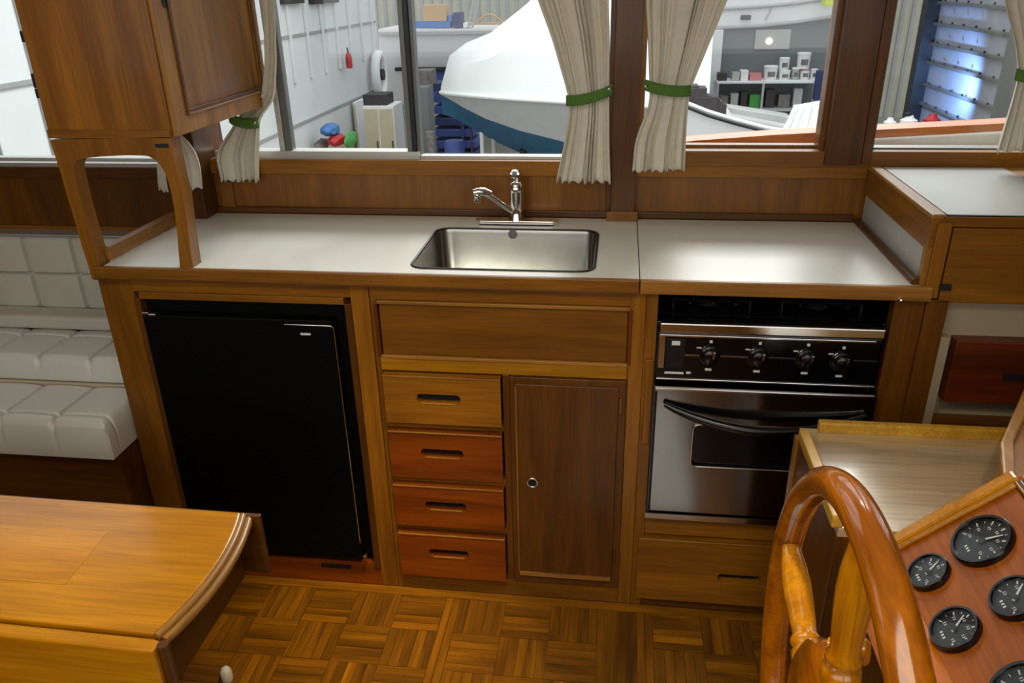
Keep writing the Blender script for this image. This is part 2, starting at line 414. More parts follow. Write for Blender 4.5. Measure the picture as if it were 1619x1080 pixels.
# --- centre cabinet: panel, four drawers, door
c2 = thing('drawer_cabinet', (-.11, .2, 0), 'teak centre cabinet below the sink with four drawers and a tall door', 'cabinet')
B('top_rail', 'teak_x', -.416, .176, 0, .03, .843, ct, c2)
B('false_front', 'teak_x', -.398, .172, .004, .024, .703, .832, c2, .002)
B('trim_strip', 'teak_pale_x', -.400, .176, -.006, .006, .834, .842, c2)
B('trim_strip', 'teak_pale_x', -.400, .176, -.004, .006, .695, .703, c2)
B('trim_strip', 'teak_red_z', -.408, -.400, -.004, .02, .70, .835, c2)
B('trim_strip', 'teak_red_z', .173, .181, -.004, .02, .70, .835, c2)
B('middle_rail', 'teak_mid_x', -.405, .175, 0, .03, .662, .696, c2)
B('face_stile', 'teak_z', -.416, -.402, 0, .03, 0, .843, c2)
B('face_stile', 'teak_z', .176, .2095, 0, .03, 0, ct, c2)
B('face_stile', 'teak_dark_z', -.114, -.098, 0, .03, .05, .662, c2)
B('bottom_rail', 'teak_x', -.402, .176, 0, .03, 0, .052, c2)
for z in (.52, .362, .213): B('drawer_rail', 'teak_x', -.402, -.114, .001, .03, z-.014, z+.004, c2)
MB().box(-.40, .19, .43, .45, 0, .70).box(-.40, -.385, .03, .43, 0, .70).build('carcass', 'teak_dark_z', c2)
for i, (z0, z1, mt) in enumerate(((.527, .657, 'teak_x'), (.369, .504, 'teak_red_x'), (.220, .346, 'teak_red_x'), (.055, .195, 'teak_red_x'))):
    d = MB().prism(rect(-.400, -.117, z0, z1), [rrect(-.320, -.214, z1-.072, z1-.048, .010)], XZ, -.014, .006).build('drawer_front', mt, c2)
    d['label'] = ['golden teak top drawer front', 'reddish second drawer front', 'reddish third drawer front', 'bright red-brown bottom drawer front'][i]
    B('pull_slot', 'slot', -.325, -.209, .004, .03, z1-.078, z1-.042, d, 0)
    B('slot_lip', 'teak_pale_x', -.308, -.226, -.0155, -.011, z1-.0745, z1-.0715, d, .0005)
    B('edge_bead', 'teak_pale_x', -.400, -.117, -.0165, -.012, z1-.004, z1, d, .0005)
dr = B('door', 'teak_dark_z', -.082, .158, -.012, .008, .092, .645, c2, .002)
MB().prism(rect(-.097, .1755, .054, .660), [rect(-.078, .154, .096, .641)], XZ, -.006, .012).build('door_frame', 'teak_dark_z', dr, .0015)
B('bead', 'teak_pale_z', -.083, -.079, -.015, -.012, .095, .64, dr, .0005)
B('bead', 'teak_pale_x', -.08, .155, -.018, -.008, .084, .094, dr, .001)
MB().tube([(-.044+.0125*cos(t), -.0145, .374+.0125*sin(t)) for t in [2*pi*i/28 for i in range(28)]], .003, 8, closed=True).build('ring_pull', 'chrome', dr, smooth=60)
MB().lathe([(0, .002), (.0105, .002), (.0105, 0)], (-.044, -.012, .374), (0, -1, 0), 24).build('pull_recess', 'slot', dr)
for z in (.597, .16): B('hinge', 'brass', .160, .166, -.013, -.005, z-.02, z+.02, dr, .001)
# --- oven cabinet
c3 = thing('oven_cabinet', (.5, .2, 0), 'teak base cabinet housing the oven with one wide drawer beneath it', 'cabinet')
B('face_stile', 'teak_z', .210, .236, 0, .03, .0, ct, c3)
B('catch_strip', 'teak_z', .216, .232, -.012, 0, .50, .72, c3)
B('face_stile', 'teak_dark_z', .725, .785, 0, .03, .0, ct, c3)
B('face_stile', 'teak_dark_z', .785, .828, -.008, .03, 0, ct, c3)
B('oven_rail', 'teak_x', .236, .725, 0, .03, .232, .288, c3)
B('bottom_rail', 'teak_dark_x', .236, .725, 0, .03, 0, .03, c3)
d = MB().prism(rect(.222, .722, .034, .228), [rrect(.423, .529, .108, .131, .010)], XZ, -.014, .006).build('drawer_front', 'teak_x', c3)
B('pull_slot', 'slot', .418, .534, .004, .03, .103, .136, d, 0)
B('edge_bead', 'teak_pale_x', .222, .722, -.0165, -.012, .224, .228, d, .0005)
MB().box(.24, .74, .43, .45, 0, .86).box(.215, .228, .03, .43, 0, .86).box(.74, .755, .03, .43, 0, .86).build('carcass', 'black_satin', c3, 0)

# --- oven
ov = thing('oven', (.48, .2, .29), 'black and steel gas oven built in under the right half of the worktop', 'oven')
B('body', 'black_satin', .241, .716, .03, .42, .292, .80, ov, 0)
B('hob', 'black_enamel', .238, .722, .02, .42, .80, .812, ov, .002)
for bx in (.36, .60):
    for by in (.13, .32):
        MB().lathe([(.0, .012), (.03, .012), (.036, .006), (.04, 0)], (bx, by, .812), (0, 0, 1), 20).build('burner', 'black_satin', ov, smooth=40)
for gx in (.36, .60):
    g = MB()
    for q in (-.05, 0, .05): g.tube([(gx+q, .06, .832), (gx+q, .39, .832)], .003, 6)
    for q in (.08, .225, .37): g.tube([(gx-.09, q, .832), (gx+.09, q, .832)], .003, 6)
    for qx in (-.085, .085):
        for qy in (.08, .37): g.tube([(gx+qx, qy, .832), (gx+qx, qy, .812)], .003, 6)
    g.build('pan_grate', 'black_satin', ov, smooth=50)
B('back_riser', 'black_enamel', .238, .722, .40, .42, .81, .875, ov)
B('front_ledge', 'black_enamel', .237, .716, -.004, .03, .798, .812, ov, .002)
B('hob_edge_rail', 'steel_bright', .243, .714, -.014, .0, .789, .812, ov, .003)
B('control_panel', 'black_gloss', .240, .712, -.006, .03, .672, .786, ov, .002)
B('panel_trim', 'steel_bright', .243, .700, -.010, -.005, .778, .783, ov, .001)
B('panel_trim', 'steel_bright', .240, .713, -.010, -.004, .671, .675, ov, .001)
B('panel_end_plate', 'steel_bright', .242, .256, -.009, -.005, .700, .779, ov, .001)
mb = MB().box(.258, .300, -.009, -.006, .702, .772); mb.build('clock_display', 'black_satin', ov, .001)
MB().box(.270, .288, -.0105, -.009, .758, .768).build('display_label', 'gauge_mark', ov)
MB().box(.258, .300, -.0105, -.009, .687, .692).box(.306, .316, -.0075, -.006, .687, .692).build('panel_marking', 'gauge_mark', ov, kind='stuff')
for a, b_ in ((.30, .332), (.378, .436), (.482, .538), (.66, .708)):
    B('panel_line', 'steel_bright', a, b_, -.0075, -.006, .7315, .7345, ov, 0)
for i, kx in enumerate((.355, .460, .562, .636)):
    kz = .735 if i < 3 else .731
    kb = MB().lathe([(.021, 0), (.021, .004), (.0175, .006), (.0165, .018), (.014, .020), (0, .020)], (kx, -.006, kz), (0, -1, 0), 28).build('knob', 'black_gloss', ov, smooth=40)
    MB().box(-.0032, .0032, -.034, -.022, -.019, .019, Matrix.Translation((kx+.003, -.002, kz+.001)) @ Matrix.Rotation(math.radians(8), 4, 'Y')).build('knob_grip', 'black_gloss', kb, .002)
    MB().box(-.0022, .0022, -.0355, -.034, .004, .019, Matrix.Translation((kx+.003, -.002, kz+.001)) @ Matrix.Rotation(math.radians(8), 4, 'Y')).build('pointer', 'chrome', kb, .0005)
    arc = [(kx+.0235*cos(t), -.008, kz+.0235*sin(t)) for t in [math.radians(120+q*14) for q in range(10)]]
    MB().tube(arc, .0012, 6).build('dial_arc', 'chrome', kb, smooth=60)
    MB().box(kx-.008, kx+.006, -.0075, -.006, kz-.038, kz-.033).box(kx-.003, kx+.003, -.0075, -.006, kz+.030, kz+.036).box(kx-.030, kx-.020, -.0075, -.006, kz+.016, kz+.0185).build('dial_mark', 'gauge_mark', kb, kind='stuff')
od = MB().prism(rect(.238, .716, .318, .660), [rrect(.330, .64, .45, .566, .014)], XZ, -.020, .012).build('door', 'oven_mirror', ov)
B('door_top_trim', 'steel_bright', .240, .714, -.024, -.018, .650, .657, od, .001)
B('door_side_trim', 'black_satin', .2385, .2445, -.0235, -.019, .32, .648, od, .001)
B('window_pane', 'black_gloss', .325, .645, -.014, -.006, .445, .572, od, 0)
fr_pts = rrect(.331, .639, .451, .565, .014, 5)
MB().tube([(p[0], -.0215, p[1]) for p in fr_pts], .0028, 8, closed=True).build('window_rim', 'steel_bright', od, smooth=60)
hp = []
for i in range(21):
    t = i/20; hp.append((.262+t*(.700-.262), -.028-.030*sin(pi*t), .618-.040*sin(pi*t)**.8-.008*t))
MB().tube(hp, [.006+.007*sin(pi*i/20)**.6 for i in range(21)], 12).build('handle', 'black_gloss', od, smooth=60)
B('bottom_strip', 'steel_bright', .232, .720, -.018, .01, .290, .308, ov, .002)

# --- raised right-hand cabinet
c4 = thing('raised_cabinet', (1.2, .2, 0), 'taller teak cabinet at the right end of the worktop with grey laminate top', 'cabinet')
B('side_board', 'teak_y', .765, .785, .0, YB-.014, .985, 1.056, c4, .003)
B('edge_bead', 'teak_pale_y', .762, .790, -.004, YB-.014, 1.050, 1.060, c4, .003)
B('splash_plate', 'laminate_grey', .770, .780, .03, YB-.014, .905, .990, c4, .001)
B('splash_frame', 'teak_pale_z', .764, .784, -.002, .016, .880, .99, c4, .001)
B('corner_stile', 'teak_z', .775, .802, -.010, .02, .884, 1.045, c4)
B('top_rail', 'teak_x', .782, 1.75, -.004, .03, 1.035, 1.056, c4)
B('drop_front', 'teak_x', .806, 1.7, -.008, .012, .875, 1.034, c4)
B('catch', 'dark_frame', .800, .822, -.018, -.008, .905, .917, c4, .001)
B('top_board', 'teak_pale_x', .785, 1.78, -.003, YB-.014, 1.045, 1.056, c4, .001)
B('top_inlay', 'laminate_grey', .795, 1.075, .008, YB-.03, 1.0555, 1.058, c4, .0005)
B('lower_recess', 'cream_shaded', .83, 1.72, .02, .04, .5, .874, c4, 0)
B('inner_frame', 'cream_shaded', .825, .848, -.006, .02, .56, .795, c4)
B('drawer', 'mahogany_x', .858, 1.5, -.016, .02, .648, .792, c4, .002)
B('drawer_slot', 'slot', .965, 1.08, -.018, -.015, .705, .722, c4, 0)
B('lower_rail', 'teak_dark_x', .85, 1.72, 0, .02, .50, .60, c4)
B('carcass', 'teak_dark_z', .832, 1.76, .03, .45, 0, .86, c4, 0)

# ================================================================== WORKTOPS
r_sink = rrect(-.325, .092, .03, .345, .035)
def worktop(name, x0, x1, holes, label):
    o = MB().prism(rect(x0, x1, -.005, YB-.014), holes, XY, ct+.002, .91).build(name, 'laminate', bevel=.001)
    return tag(o, label, 'worktop')
worktop('worktop', -1.056, .1925, [r_sink], 'off-white laminate worktop section with the sink cut into it')
worktop('worktop', .1945, .763, [], 'off-white laminate worktop section above the oven')
o = MB().box(-1.075, .1925, -.020, -.006, ct, .9115).build('worktop_edging', 'teak_x', bevel=.003); tag(o, 'teak edging along the front of the sink worktop', 'edging')
B('edge_bead', 'teak_dark_x', -1.075, .1925, -.0235, -.020, ct+.001, ct+.005, o, .001)
o = MB().box(.1945, .788, -.020, -.006, ct, .9115).build('worktop_edging', 'teak_pale_x', bevel=.003); tag(o, 'teak edging along the front of the worktop over the oven', 'edging')
o = MB().tube([(.757, .0, .915), (.757, YB-.02, .915)], .009, 10).build('corner_moulding', 'teak_dark_y', smooth=60); tag(o, 'dark quarter-round moulding where the worktop meets the raised cabinet', 'moulding')
o = MB().lathe([(.006, 0), (.006, .006), (.0035, .009), (0, .010)], (.727, -.02, .884), (0, -1, 0), 14).build('button_catch', 'chrome', smooth=40); tag(o, 'small chrome button catch under the right end of the worktop edging', 'catch')

# ------------------------------------------------------------------ sink
sk = thing('sink', (-.117, .19, .72), 'stainless steel sink with rounded corners set into the worktop', 'sink')
mb = MB()
prev = None
for (ins, z) in ((-.004, .9095), (.001, .909), (.003, .90), (.008, .76), (.02, .738), (.05, .730), (.12, .727)):
    lp = rrect(-.325+ins, .092-ins, .03+ins, .345-ins, max(.035-ins*.3, .02), 6)
    ring = [mb.bm.verts.new((p[0], p[1], z)) for p in lp]
    if prev:
        for i in range(len(ring)): mb.bm.faces.new([prev[i], prev[(i+1) % len(ring)], ring[(i+1) % len(ring)], ring[i]])
    prev = ring
mb.bm.faces.new(prev)
mb.build('bowl', 'steel', sk, smooth=50)
MB().tube([(p[0], p[1], .9105) for p in rrect(-.327, .094, .028, .347, .036)], .0032, 8, closed=True).build('rim', 'dark_frame', sk, smooth=60, label='dark sealed rim')
MB().lathe([(.035, 0), (.035, .003), (.024, .002), (0, .001)], (-.117, .19, .7275), (0, 0, 1), 24).build('drain', 'chrome', sk, smooth=40)
MB().lathe([(.012, 0), (.012, .004), (0, .005)], (-.128, .344, .899), (0, -1, 0), 16).build('overflow', 'grey_frame', sk, smooth=40)
# ------------------------------------------------------------------ tap
tp = thing('kitchen_tap', (-.125, .405, .91), 'chrome mixer tap with angled spout behind the sink', 'tap')
MB().prism(rrect(-.235, -.012, .385, .425, .0195), [], XY, .9105, .921).build('deck_plate', 'chrome', tp, .003)
MB().prism(rrect(-.232, -.015, .382, .428, .022), [], XY, .9102, .9125).build('gasket', 'rubber', tp)
MB().lathe([(.022, 0), (.021, .006), (.018, .014), (.0175, .07), (.0185, .075), (.0175, .095), (.012, .102), (0, .104)], (-.125, .405, .92), (0, 0, 1), 28).build('body', 'chrome', tp, smooth=40)
sp = MB().tube([(-.128, .40, .943), (-.15, .392, .957), (-.185, .38, .986), (-.2, .375, .996)], [.009, .008, .0075, .0075], 12)
sp.build('spout', 'chrome', tp, smooth=60)
MB().tube([(-.188, .378, .996), (-.205, .372, 1.003), (-.222, .366, 1.004), (-.232, .363, 1.002)], [.008, .011, .011, .009], 12).lathe([(.009, 0), (.010, .004), (.010, .022), (.008, .024)], (-.222, .366, 1.0), (0, 0, -1), 16).build('spout_head', 'chrome', tp, smooth=50)
MB().tube([(-.125, .41, 1.02), (-.128, .43, 1.034)], .005, 10).lathe([(0, 0), (.010, .002), (.014, .010), (.012, .018), (0, .021)], (-.130, .437, 1.036), (0, -1, .15), 20).build('lever_knob', 'chrome', tp, smooth=50)
MB().lathe([(.007, 0), (0, .001)], (-.130, .4158, 1.0395), (0, -1, .15), 14).build('knob_centre', 'grey_frame', tp)

# ================================================================== HANGING CABINET with legs
hc = thing('hanging_cabinet', (-.97, 0, .91), 'teak upper cabinet on carved legs at the left end of the worktop', 'cabinet')
Z0 = 1.205
B('carcass', 'teak_z', -1.112, -.824, 0, .50, Z0, 1.98, hc, .002)
B('bottom_rail', 'teak_x', -1.112, -.824, -.004, .0, Z0, Z0+.018, hc, .001)
cap = B('front_stile', 'teak_pale_z', -.824, -.8215, -.001, .062, Z0, 1.98, hc, .001)
dd = MB().prism(rect(.006, .498, Z0+.002, 1.96), [rect(.066, .470, Z0+.045, 1.9)], YZ, -.823, -.812).build('door', 'teak_pale_z', hc, .0015)
B('door_panel', 'teak_pale_z', -.8225, -.8185, .066, .47, Z0+.045, 1.9, dd, 0)
MB().prism(rect(.060, .476, Z0+.039, 1.9), [rect(.070, .466, Z0+.052, 1.88)], YZ, -.813, -.808).build('door_bead', 'teak_dark_z', dd, .001)
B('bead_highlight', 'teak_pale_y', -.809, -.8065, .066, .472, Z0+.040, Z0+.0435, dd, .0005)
p = at(263, 3, x=-.812)
MB().prism(rrect(p.y-.018, p.y+.014, p.z-.012, p.z+.014, .011), [], YZ, -.8185, -.8105).build('finger_hole', 'slot', dd)
for (px, py, h) in ((34, 58, .022), (47, 128, .03), (57, 148, .02)):
    q = at(px, py, y=0)
    B('hinge_knuckle', 'dark_frame', -1.119, -1.110, .0, .012, q.z-h/2, q.z+h/2, hc, .002)
# carved leg frame (front)
Q = lambda px, py: (lambda v: (v.x, v.z))(at(px, py, y=0))
outer = [Q(80, 221), Q(96, 268), Q(108, 310), Q(120, 350), Q(130, 385), Q(141, 420), Q(147, 441), Q(163, 441), Q(160, 420), Q(150, 388), Q(140, 355), Q(130, 318), Q(122, 285), Q(118, 266), Q(121, 256), Q(133, 250), Q(160, 247), Q(205, 245), Q(235, 246), Q(250, 254), Q(262, 272), Q(271, 298), Q(277, 330), Q(281, 365), Q(286, 424), Q(307, 424), Q(302, 392), Q(297, 355), Q(291, 310), Q(281, 268), Q(270, 216)]
MB().prism(outer, [], XZ, -.004, .036).build('leg_frame', 'teak_z', hc, .002)
B('catch_plate', 'dark_frame', -.862, -.832, -.007, -.003, 1.186, 1.194, hc, .0005)
MB().box(-1.075, -1.052, .03, .40, .9115, .945).build('fiddle_rail', 'teak_pale_y', hc, .004)

# ================================================================== SALON SETTEE
st = thing('settee_base', (-2.0, .1, 0), 'dark teak settee base under the tufted cushions left of the galley', 'settee')
B('plinth', 'teak_dark_x', -2.99, -1.095, -.07, .44, 0, .418, st)
B('back_shelf', 'teak_dark_x', -2.99, -1.095, .31, .45, .42, .60, st)
B('back_support', 'teak_dark_x', -2.99, -1.095, .40, .45, .60, .86, st)
B('shelf_edge', 'aluminium', -2.99, -1.095, .34, .398, .870, .874, st)
def tufted(name, label, x0, x1, nx, a0, a1, vlines, h0, h1, fn, mat, group=None, puff=.014):
    """quilted slab; fn(x, a, h)"""
    mb = MB(); sx = (x1-x0)/nx; N = nx*22; A = 90
    def g(x, a):
        dx = abs(((x-x0)/sx+.5) % 1-.5)*sx; da = min(abs(a-v) for v in vlines)
        e = min(x-x0, x1-x, a-a0, a1-a)
        edge = -.02*max(0, 1-e/.02)**2
        px = abs(sin(pi*(x-x0)/sx)); 
        return h1 - puff*math.exp(-(dx/.0035)**2) - puff*math.exp(-(da/.0035)**2) + .5*puff*px**.5 + edge
    mb.grid(lambda u, v: fn(x0+(x1-x0)*u, a0+(a1-a0)*v, g(x0+(x1-x0)*u, a0+(a1-a0)*v)), N, A)
    # sides and underside
    bm = mb.bm; be = [e for e in bm.edges if e.is_boundary]
    r = bmesh.ops.extrude_edge_only(bm, edges=be); vs = [v for v in r['geom'] if isinstance(v, bmesh.types.BMVert)]
    inv = {}
    for v in vs: inv[v] = v
    # drop to h0 along the h axis
    hx = Vector(fn(0, 0, 1))-Vector(fn(0, 0, 0))
    for v in vs:
        cur = v.co.dot(hx)-Vector(fn(0, 0, 0)).dot(hx); v.co += hx*(h0-cur)
    bmesh.ops.holes_fill(bm, edges=[e for e in bm.edges if e.is_boundary], sides=0)
    o = mb.build(name, mat, smooth=50)
    md = o.modifiers.new('edge', 'BEVEL'); md.width = .006; md.segments = 2; md.limit_method = 'ANGLE'; md.angle_limit = math.radians(60)
    return tag(o, label, 'cushion', group)
UP = lambda x, a, h: (x, a, h)
BACK = lambda x, a, h: (x, -h, a)
tufted('back_cushion', 'off-white tufted back cushion upright against the salon wall', -2.90, -1.10, 12, .635, .868, (.752,), -.395, -.352, BACK, 'vinyl')
o = MB().box(-2.9, -1.1, .272, .352, .609, .650).build('bolster', 'vinyl', bevel=.010); tag(o, 'plain beige bolster strip at the foot of the tufted back cushion', 'bolster')
tufted('seat_cushion', 'pale tufted seat cushion, upper and farther of the two', -2.90, -1.10, 12, .105, .305, (.245,), .535, .60, UP, 'vinyl_pale', 'settee seat cushions')
tufted('seat_cushion', 'pale tufted seat cushion, lower and nearest to the table', -2.84, -1.091, 12, -.095, .10, (-.06,), .425, .528, UP, 'vinyl_pale', 'settee seat cushions')
o = MB().box(-2.9, -1.1, .10, .26, .43, .532).build('slide_board', 'cream', bevel=.003); tag(o, 'cream board between the two seat cushions', 'board')

# ================================================================== SALON TABLE
tb = thing('drop_leaf_table', (-1.0, -.75, 0), 'golden teak drop-leaf table in the left foreground with both leaves down', 'table')
zt = .70
def bow(y): 
    t = (y+.618)/(-.888+.618); return -.457+.020*4*t*(1-t)
ysn = [-.618-.27*i/16 for i in range(17)]
top = [(-1.55, -.600)]+[(bow(y)-.012, y) for y in ysn]+[(-1.55, -.874)]
xi = at(167, 870, z=zt)
MB().prism([(-1.55, -.604), (-.469, -.618)]+[(bow(y)-.012, y) for y in ysn[1:]]+[(-1.55, -.868)], [], XY, zt-.022, zt).build('top', 'teak_gold_x', tb, .002)
a = at(170, 842, z=zt); b_ = at(103, 925, z=zt)
MB().prism([(-1.50, a.y+.006), (a.x, a.y), (b_.x, b_.y), (-1.50, b_.y+.006)], [], XY, zt-.001, zt+.0006).build('inlaid_board', 'teak_gold_x', tb, .0004)
mo = MB()
for off, zz, rr in ((0, -.006, .0062), (.010, -.012, .0068)):
    mo.tube([(bow(y)-.008+off, y, zt+zz) for y in ysn], rr, 8)
mo.build('end_moulding', 'teak_pale_y', tb, smooth=60)
MB().prism([(-1.55, -.868-.003), (-.470, -.8895-.003), (-.455, -.892-.004), (-.455, -.915), (-1.55, -.893)], [], XY, zt-.40, zt-.004).build('near_leaf', 'teak_gold_x', tb, .003)
MB().tube([(-.449, -.901, zt-.004), (-.449, -.901, zt-.40)], .008, 8).build('leaf_edge', 'teak_dark_z', tb, smooth=60)
MB().prism([(-1.55, -.6035), (-.47, -.6175), (-.442, -.619), (-.436, -.616), (-.436, -.610), (-.47, -.6095), (-1.55, -.5955)], [], XY, zt-.125, zt-.005).build('far_leaf', 'teak_dark_x', tb, .001)
B('end_apron', 'teak_dark_y', -.500, -.478, -.865, -.625, zt-.13, zt-.022, tb)
B('pedestal', 'teak_dark_z', -1.25, -.90, -.80, -.69, .04, zt-.022, tb, .004)
B('foot', 'teak_dark_x', -1.35, -.80, -.85, -.64, 0, .04, tb, .006)

# ================================================================== HELM SIDE
cb = thing('chart_table', (.72, -.38, 0), 'small chart table with raised fiddle rails beside the helm', 'table')
zc = .680
MB().prism([(.513, -.528), (1.25, -.528), (1.25, -.205), (.513, -.205)], [], XY, 0, zc-.02).build('cabinet', 'teak_dark_z', cb, .002)
B('top', 'chart_wood', .515, 1.2, -.529, -.21, zc-.02, zc-.002, cb, .001)
B('corner_post', 'teak_pale_z', .508, .516, -.226, -.206, .0, zc-.02, cb, .001)
B('fiddle_rail', 'rail_yellow', .548, 1.0, -.225, -.207, zc-.004, zc+.02, cb, .004)
B('fiddle_rail', 'rail_yellow', .503, .523, -.529, -.250, zc-.004, zc+.02, cb, .004)
# console
cs = thing('helm_console', (.9, -.95, .0), 'slanted mahogany instrument console at the lower right, behind the wheel', 'console')
A0 = Vector((.619, -.55, .686)); ang = math.radians(42)
da = Vector((cos(ang), 0, sin(ang))); dn = Vector((-sin(ang), 0, cos(ang)))
def dash(s, y, h): return A0+da*s+dn*h+Vector((0, y-A0.y, 0))
DF = lambda u, v, h: dash(u, v, h)
zs = -.10   # lower edge of the dash
MB().prism(rect(-.12, .166, -1.5, -.552), [], DF, -.02, -.001).build('dash_panel', 'dash_wood', cs, .001)
mo = MB()
mo.prism(rect(-.10, .178, -.556, -.530), [], DF, -.03, .006)
mo.build('far_moulding', 'teak_gold_x', cs, .005)
MB().tube([dash(-.10, -.562, .002), dash(.168, -.562, .002)], .0045, 8).build('cove_bead', 'teak_gold_x', cs, smooth=60)
MB().prism(rect(.166, .180, -1.5, -.556), [], DF, -.03, .003).build('top_moulding', 'teak_dark_y', cs, .003)
MB().tube([dash(.171, -1.5, .004), dash(.171, -.56, .004)], .0025, 8).build('top_bead', 'teak_pale_y', cs, smooth=60)
tz = dash(.18, -1, 0); bz = dash(-.10, -1, -.02)
# side cheek under the dash and upper box
MB().box(.56, 1.25, -1.5, -.532, 0, zc-.021).build('pedestal', 'teak_dark_z', cs)
MB().prism([(bz.x+.01, zc-.02), (bz.x, bz.z), (tz.x+.012, tz.z-.005), (1.25, tz.z-.005), (1.25, zc-.02)], [], XZ, -1.5, -.532).build('cheek', 'dash_wood', cs, .002)
B('upper_deck', 'dash_wood', tz.x, 1.25, -1.5, -.556, tz.z-.004, tz.z+.004, cs, .002)
MB().prism([(.905, -.23), (1.25, -.23), (1.25, -.535), (.74, -.535), (.775, -.44)], [], XY, zc-.001, .795).build('raised_end', 'teak_y', cs, .006)
MB().prism([(.90, -.226), (.77, -.44), (.735, -.536), (.752, -.536), (.79, -.44), (.925, -.226)], [], XY, .790, .803).build('raised_end_cap', 'teak_pale_y', cs, .004)

def gauge(px, py, r, label, ticks, needle):
    # centre on the dash plane, measured
    d = _fw + _rt*((px-809.5)/F_PX) - _up*((py-540)/F_PX); t = ((A0-CAM).dot(dn))/d.dot(dn); c = CAM+d*t
    g = thing('gauge', c, label, 'gauge', 'round gauges on the helm console')
    MB().lathe([(r*1.0, -.001), (r*1.0, .006), (r*.95, .0095), (r*.86, .0095), (r*.83, .006), (r*.83, .0)], c, dn, 40).build('bezel', 'black_gloss', g, smooth=40)
    MB().lathe([(0, .003), (r*.86, .003), (r*.86, .001)], c, dn, 36).build('dial', 'gauge_face', g)
    MB().lathe([(0, .0075), (r*.85, .0072)], c, dn, 36).build('lens', 'gauge_glass', g, smooth=60)
    # dial up = away and up the slope, right = -y (seen by the helmsman)
    upv = da; rv = Vector((0, -1, 0))
    def pt(a, rad, h=.0034): return c+rad*r*(sin(a)*rv+cos(a)*upv)+dn*h
    mb = MB()
    for i in range(ticks):
        a = math.radians(-120+240*i/(ticks-1)); big = i % 2 == 0
        mb.tube([pt(a, .64 if big else .70), pt(a, .78)], .0011 if big else .0006, 5)
    for i in range(0, ticks, 2):       # small figures beside the long ticks
        a = math.radians(-120+240*i/(ticks-1))
        q = pt(a, .50)
        mb.tube([q-rv*.0018-upv*.002, q-rv*.0018+upv*.002], .0006, 4); mb.tube([q+rv*.0012-upv*.002, q+rv*.0026+upv*.0000, q+rv*.0012+upv*.002], .0006, 4)
    mb.build('scale_mark', 'gauge_mark', g, kind='stuff')
    a = math.radians(needle)
    nd = MB().tube([pt(a+pi, .16, .0045), pt(a, .66, .0045)], [.0018, .0008], 6).build('needle', 'gauge_mark', g)
    MB().lathe([(.0045*r/.035, .0035), (.0045*r/.035, .006), (0, .0064)], c, dn, 14).build('needle_hub', 'black_satin', g, smooth=40)
    q0 = c-upv*r*.52; mb = MB()
    for k in (-1, 0, 1): mb.box(-.0012, .0012, -.002, .002, 0, .0004, Matrix.Translation(q0+rv*k*.0052+dn*.0033) @ Matrix((rv, upv, dn)).transposed().to_4x4())
    mb.build('dial_lettering', 'gauge_mark', g, kind='stuff')
    return g
gauge(1555, 857, .045, 'large round black gauge at the top of the console, farthest from the wheel rim', 13, 20)
gauge(1470, 907, .032, 'small round black gauge beside the upper wheel rim', 9, -25)
gauge(1608, 948, .034, 'round black gauge cut by the right edge of the picture', 9, -40)
gauge(1512, 997, .035, 'round black gauge in the lower row beside the wheel rim', 11, -35)
gauge(1626, 1103, .046, 'large round gauge in the bottom right corner with bright bezel', 13, 40)

# steering wheel
WC = Vector((.370, -1.04, .765)); WR = .283
wh = thing('steering_wheel', (WC.x+.12, WC.y, WC.z), 'varnished wooden ship steering wheel seen edge-on in the right foreground', 'wheel')
ya = Vector((0.02, 1, 0)).normalized(); za = Vector((.0, 0, 1)); xa = Vector((1, -.02, 0)).normalized()
def wp(a, r, h=0): return WC+r*(cos(a)*ya+sin(a)*za)+xa*h
MB().tube([wp(2*pi*i/96, WR) for i in range(96)], .0182, 20, closed=True).build('rim', 'mahogany_rim', wh, smooth=80)
for k in range(5):
    a = math.radians(86-72*k); dirv = (cos(a)*ya+sin(a)*za)
    prof = [(.0125, .085), (.0165, .10), (.019, .112), (.0185, .122), (.013, .128), (.0175, .133), (.0175, .138), (.0140, .143), (.0150, .16), (.0168, .19), (.0174, .212), (.0160, .235), (.0130, .256), (.011, .27)]
    MB().lathe(prof, WC, dirv, 20).build('spoke', 'mahogany_lit', wh, smooth=70)
MB().lathe([(0, -.034), (.04, -.034), (.05, -.026), (.108, -.020), (.118, -.013), (.121, 0), (.118, .013), (.108, .020), (.05, .026), (0, .026)], WC, xa, 48).build('hub', 'mahogany_rim', wh, smooth=40)
MB().lathe([(0, -.048), (.016, -.046), (.022, -.038), (.022, -.034)], WC, xa, 24).build('hub_cap', 'brass', wh, smooth=40)
MB().tube([WC+xa*.02, WC+xa*.24], .014, 16).build('shaft', 'brass', wh, smooth=60)
kc = wp(math.radians(60), .118, .0)
MB().lathe([(.007, 0), (.009, .012), (.013, .030), (.014, .036), (.010, .040), (0, .041)], kc, (.7, -.25, .1), 18).build('grip_peg', 'mahogany_lit', wh, smooth=45)

o = MB().prism(rrect(.02, .405, -1.2, -.44, .03), [], XY, .0005, .010).build('added_reflection_mat', 'white_paint', bevel=.002)  # unseen mat, added to give the oven door its bright reflection
tag(o, 'added pale mat out of view, making the bright reflection on the oven door', 'mat')

# stand-in for an unidentified blurred white spot, put on the sole
c = at(360, 1075, z=.0)
o = MB().lathe([(.012, 0), (.014, .01), (.013, .028), (.008, .038), (0, .041)], c, (0, 0, 1), 20).build('white_blob', 'white_paint', smooth=60)
tag(o, 'small white rounded object on the floor at the bottom edge, right of the table', 'object')

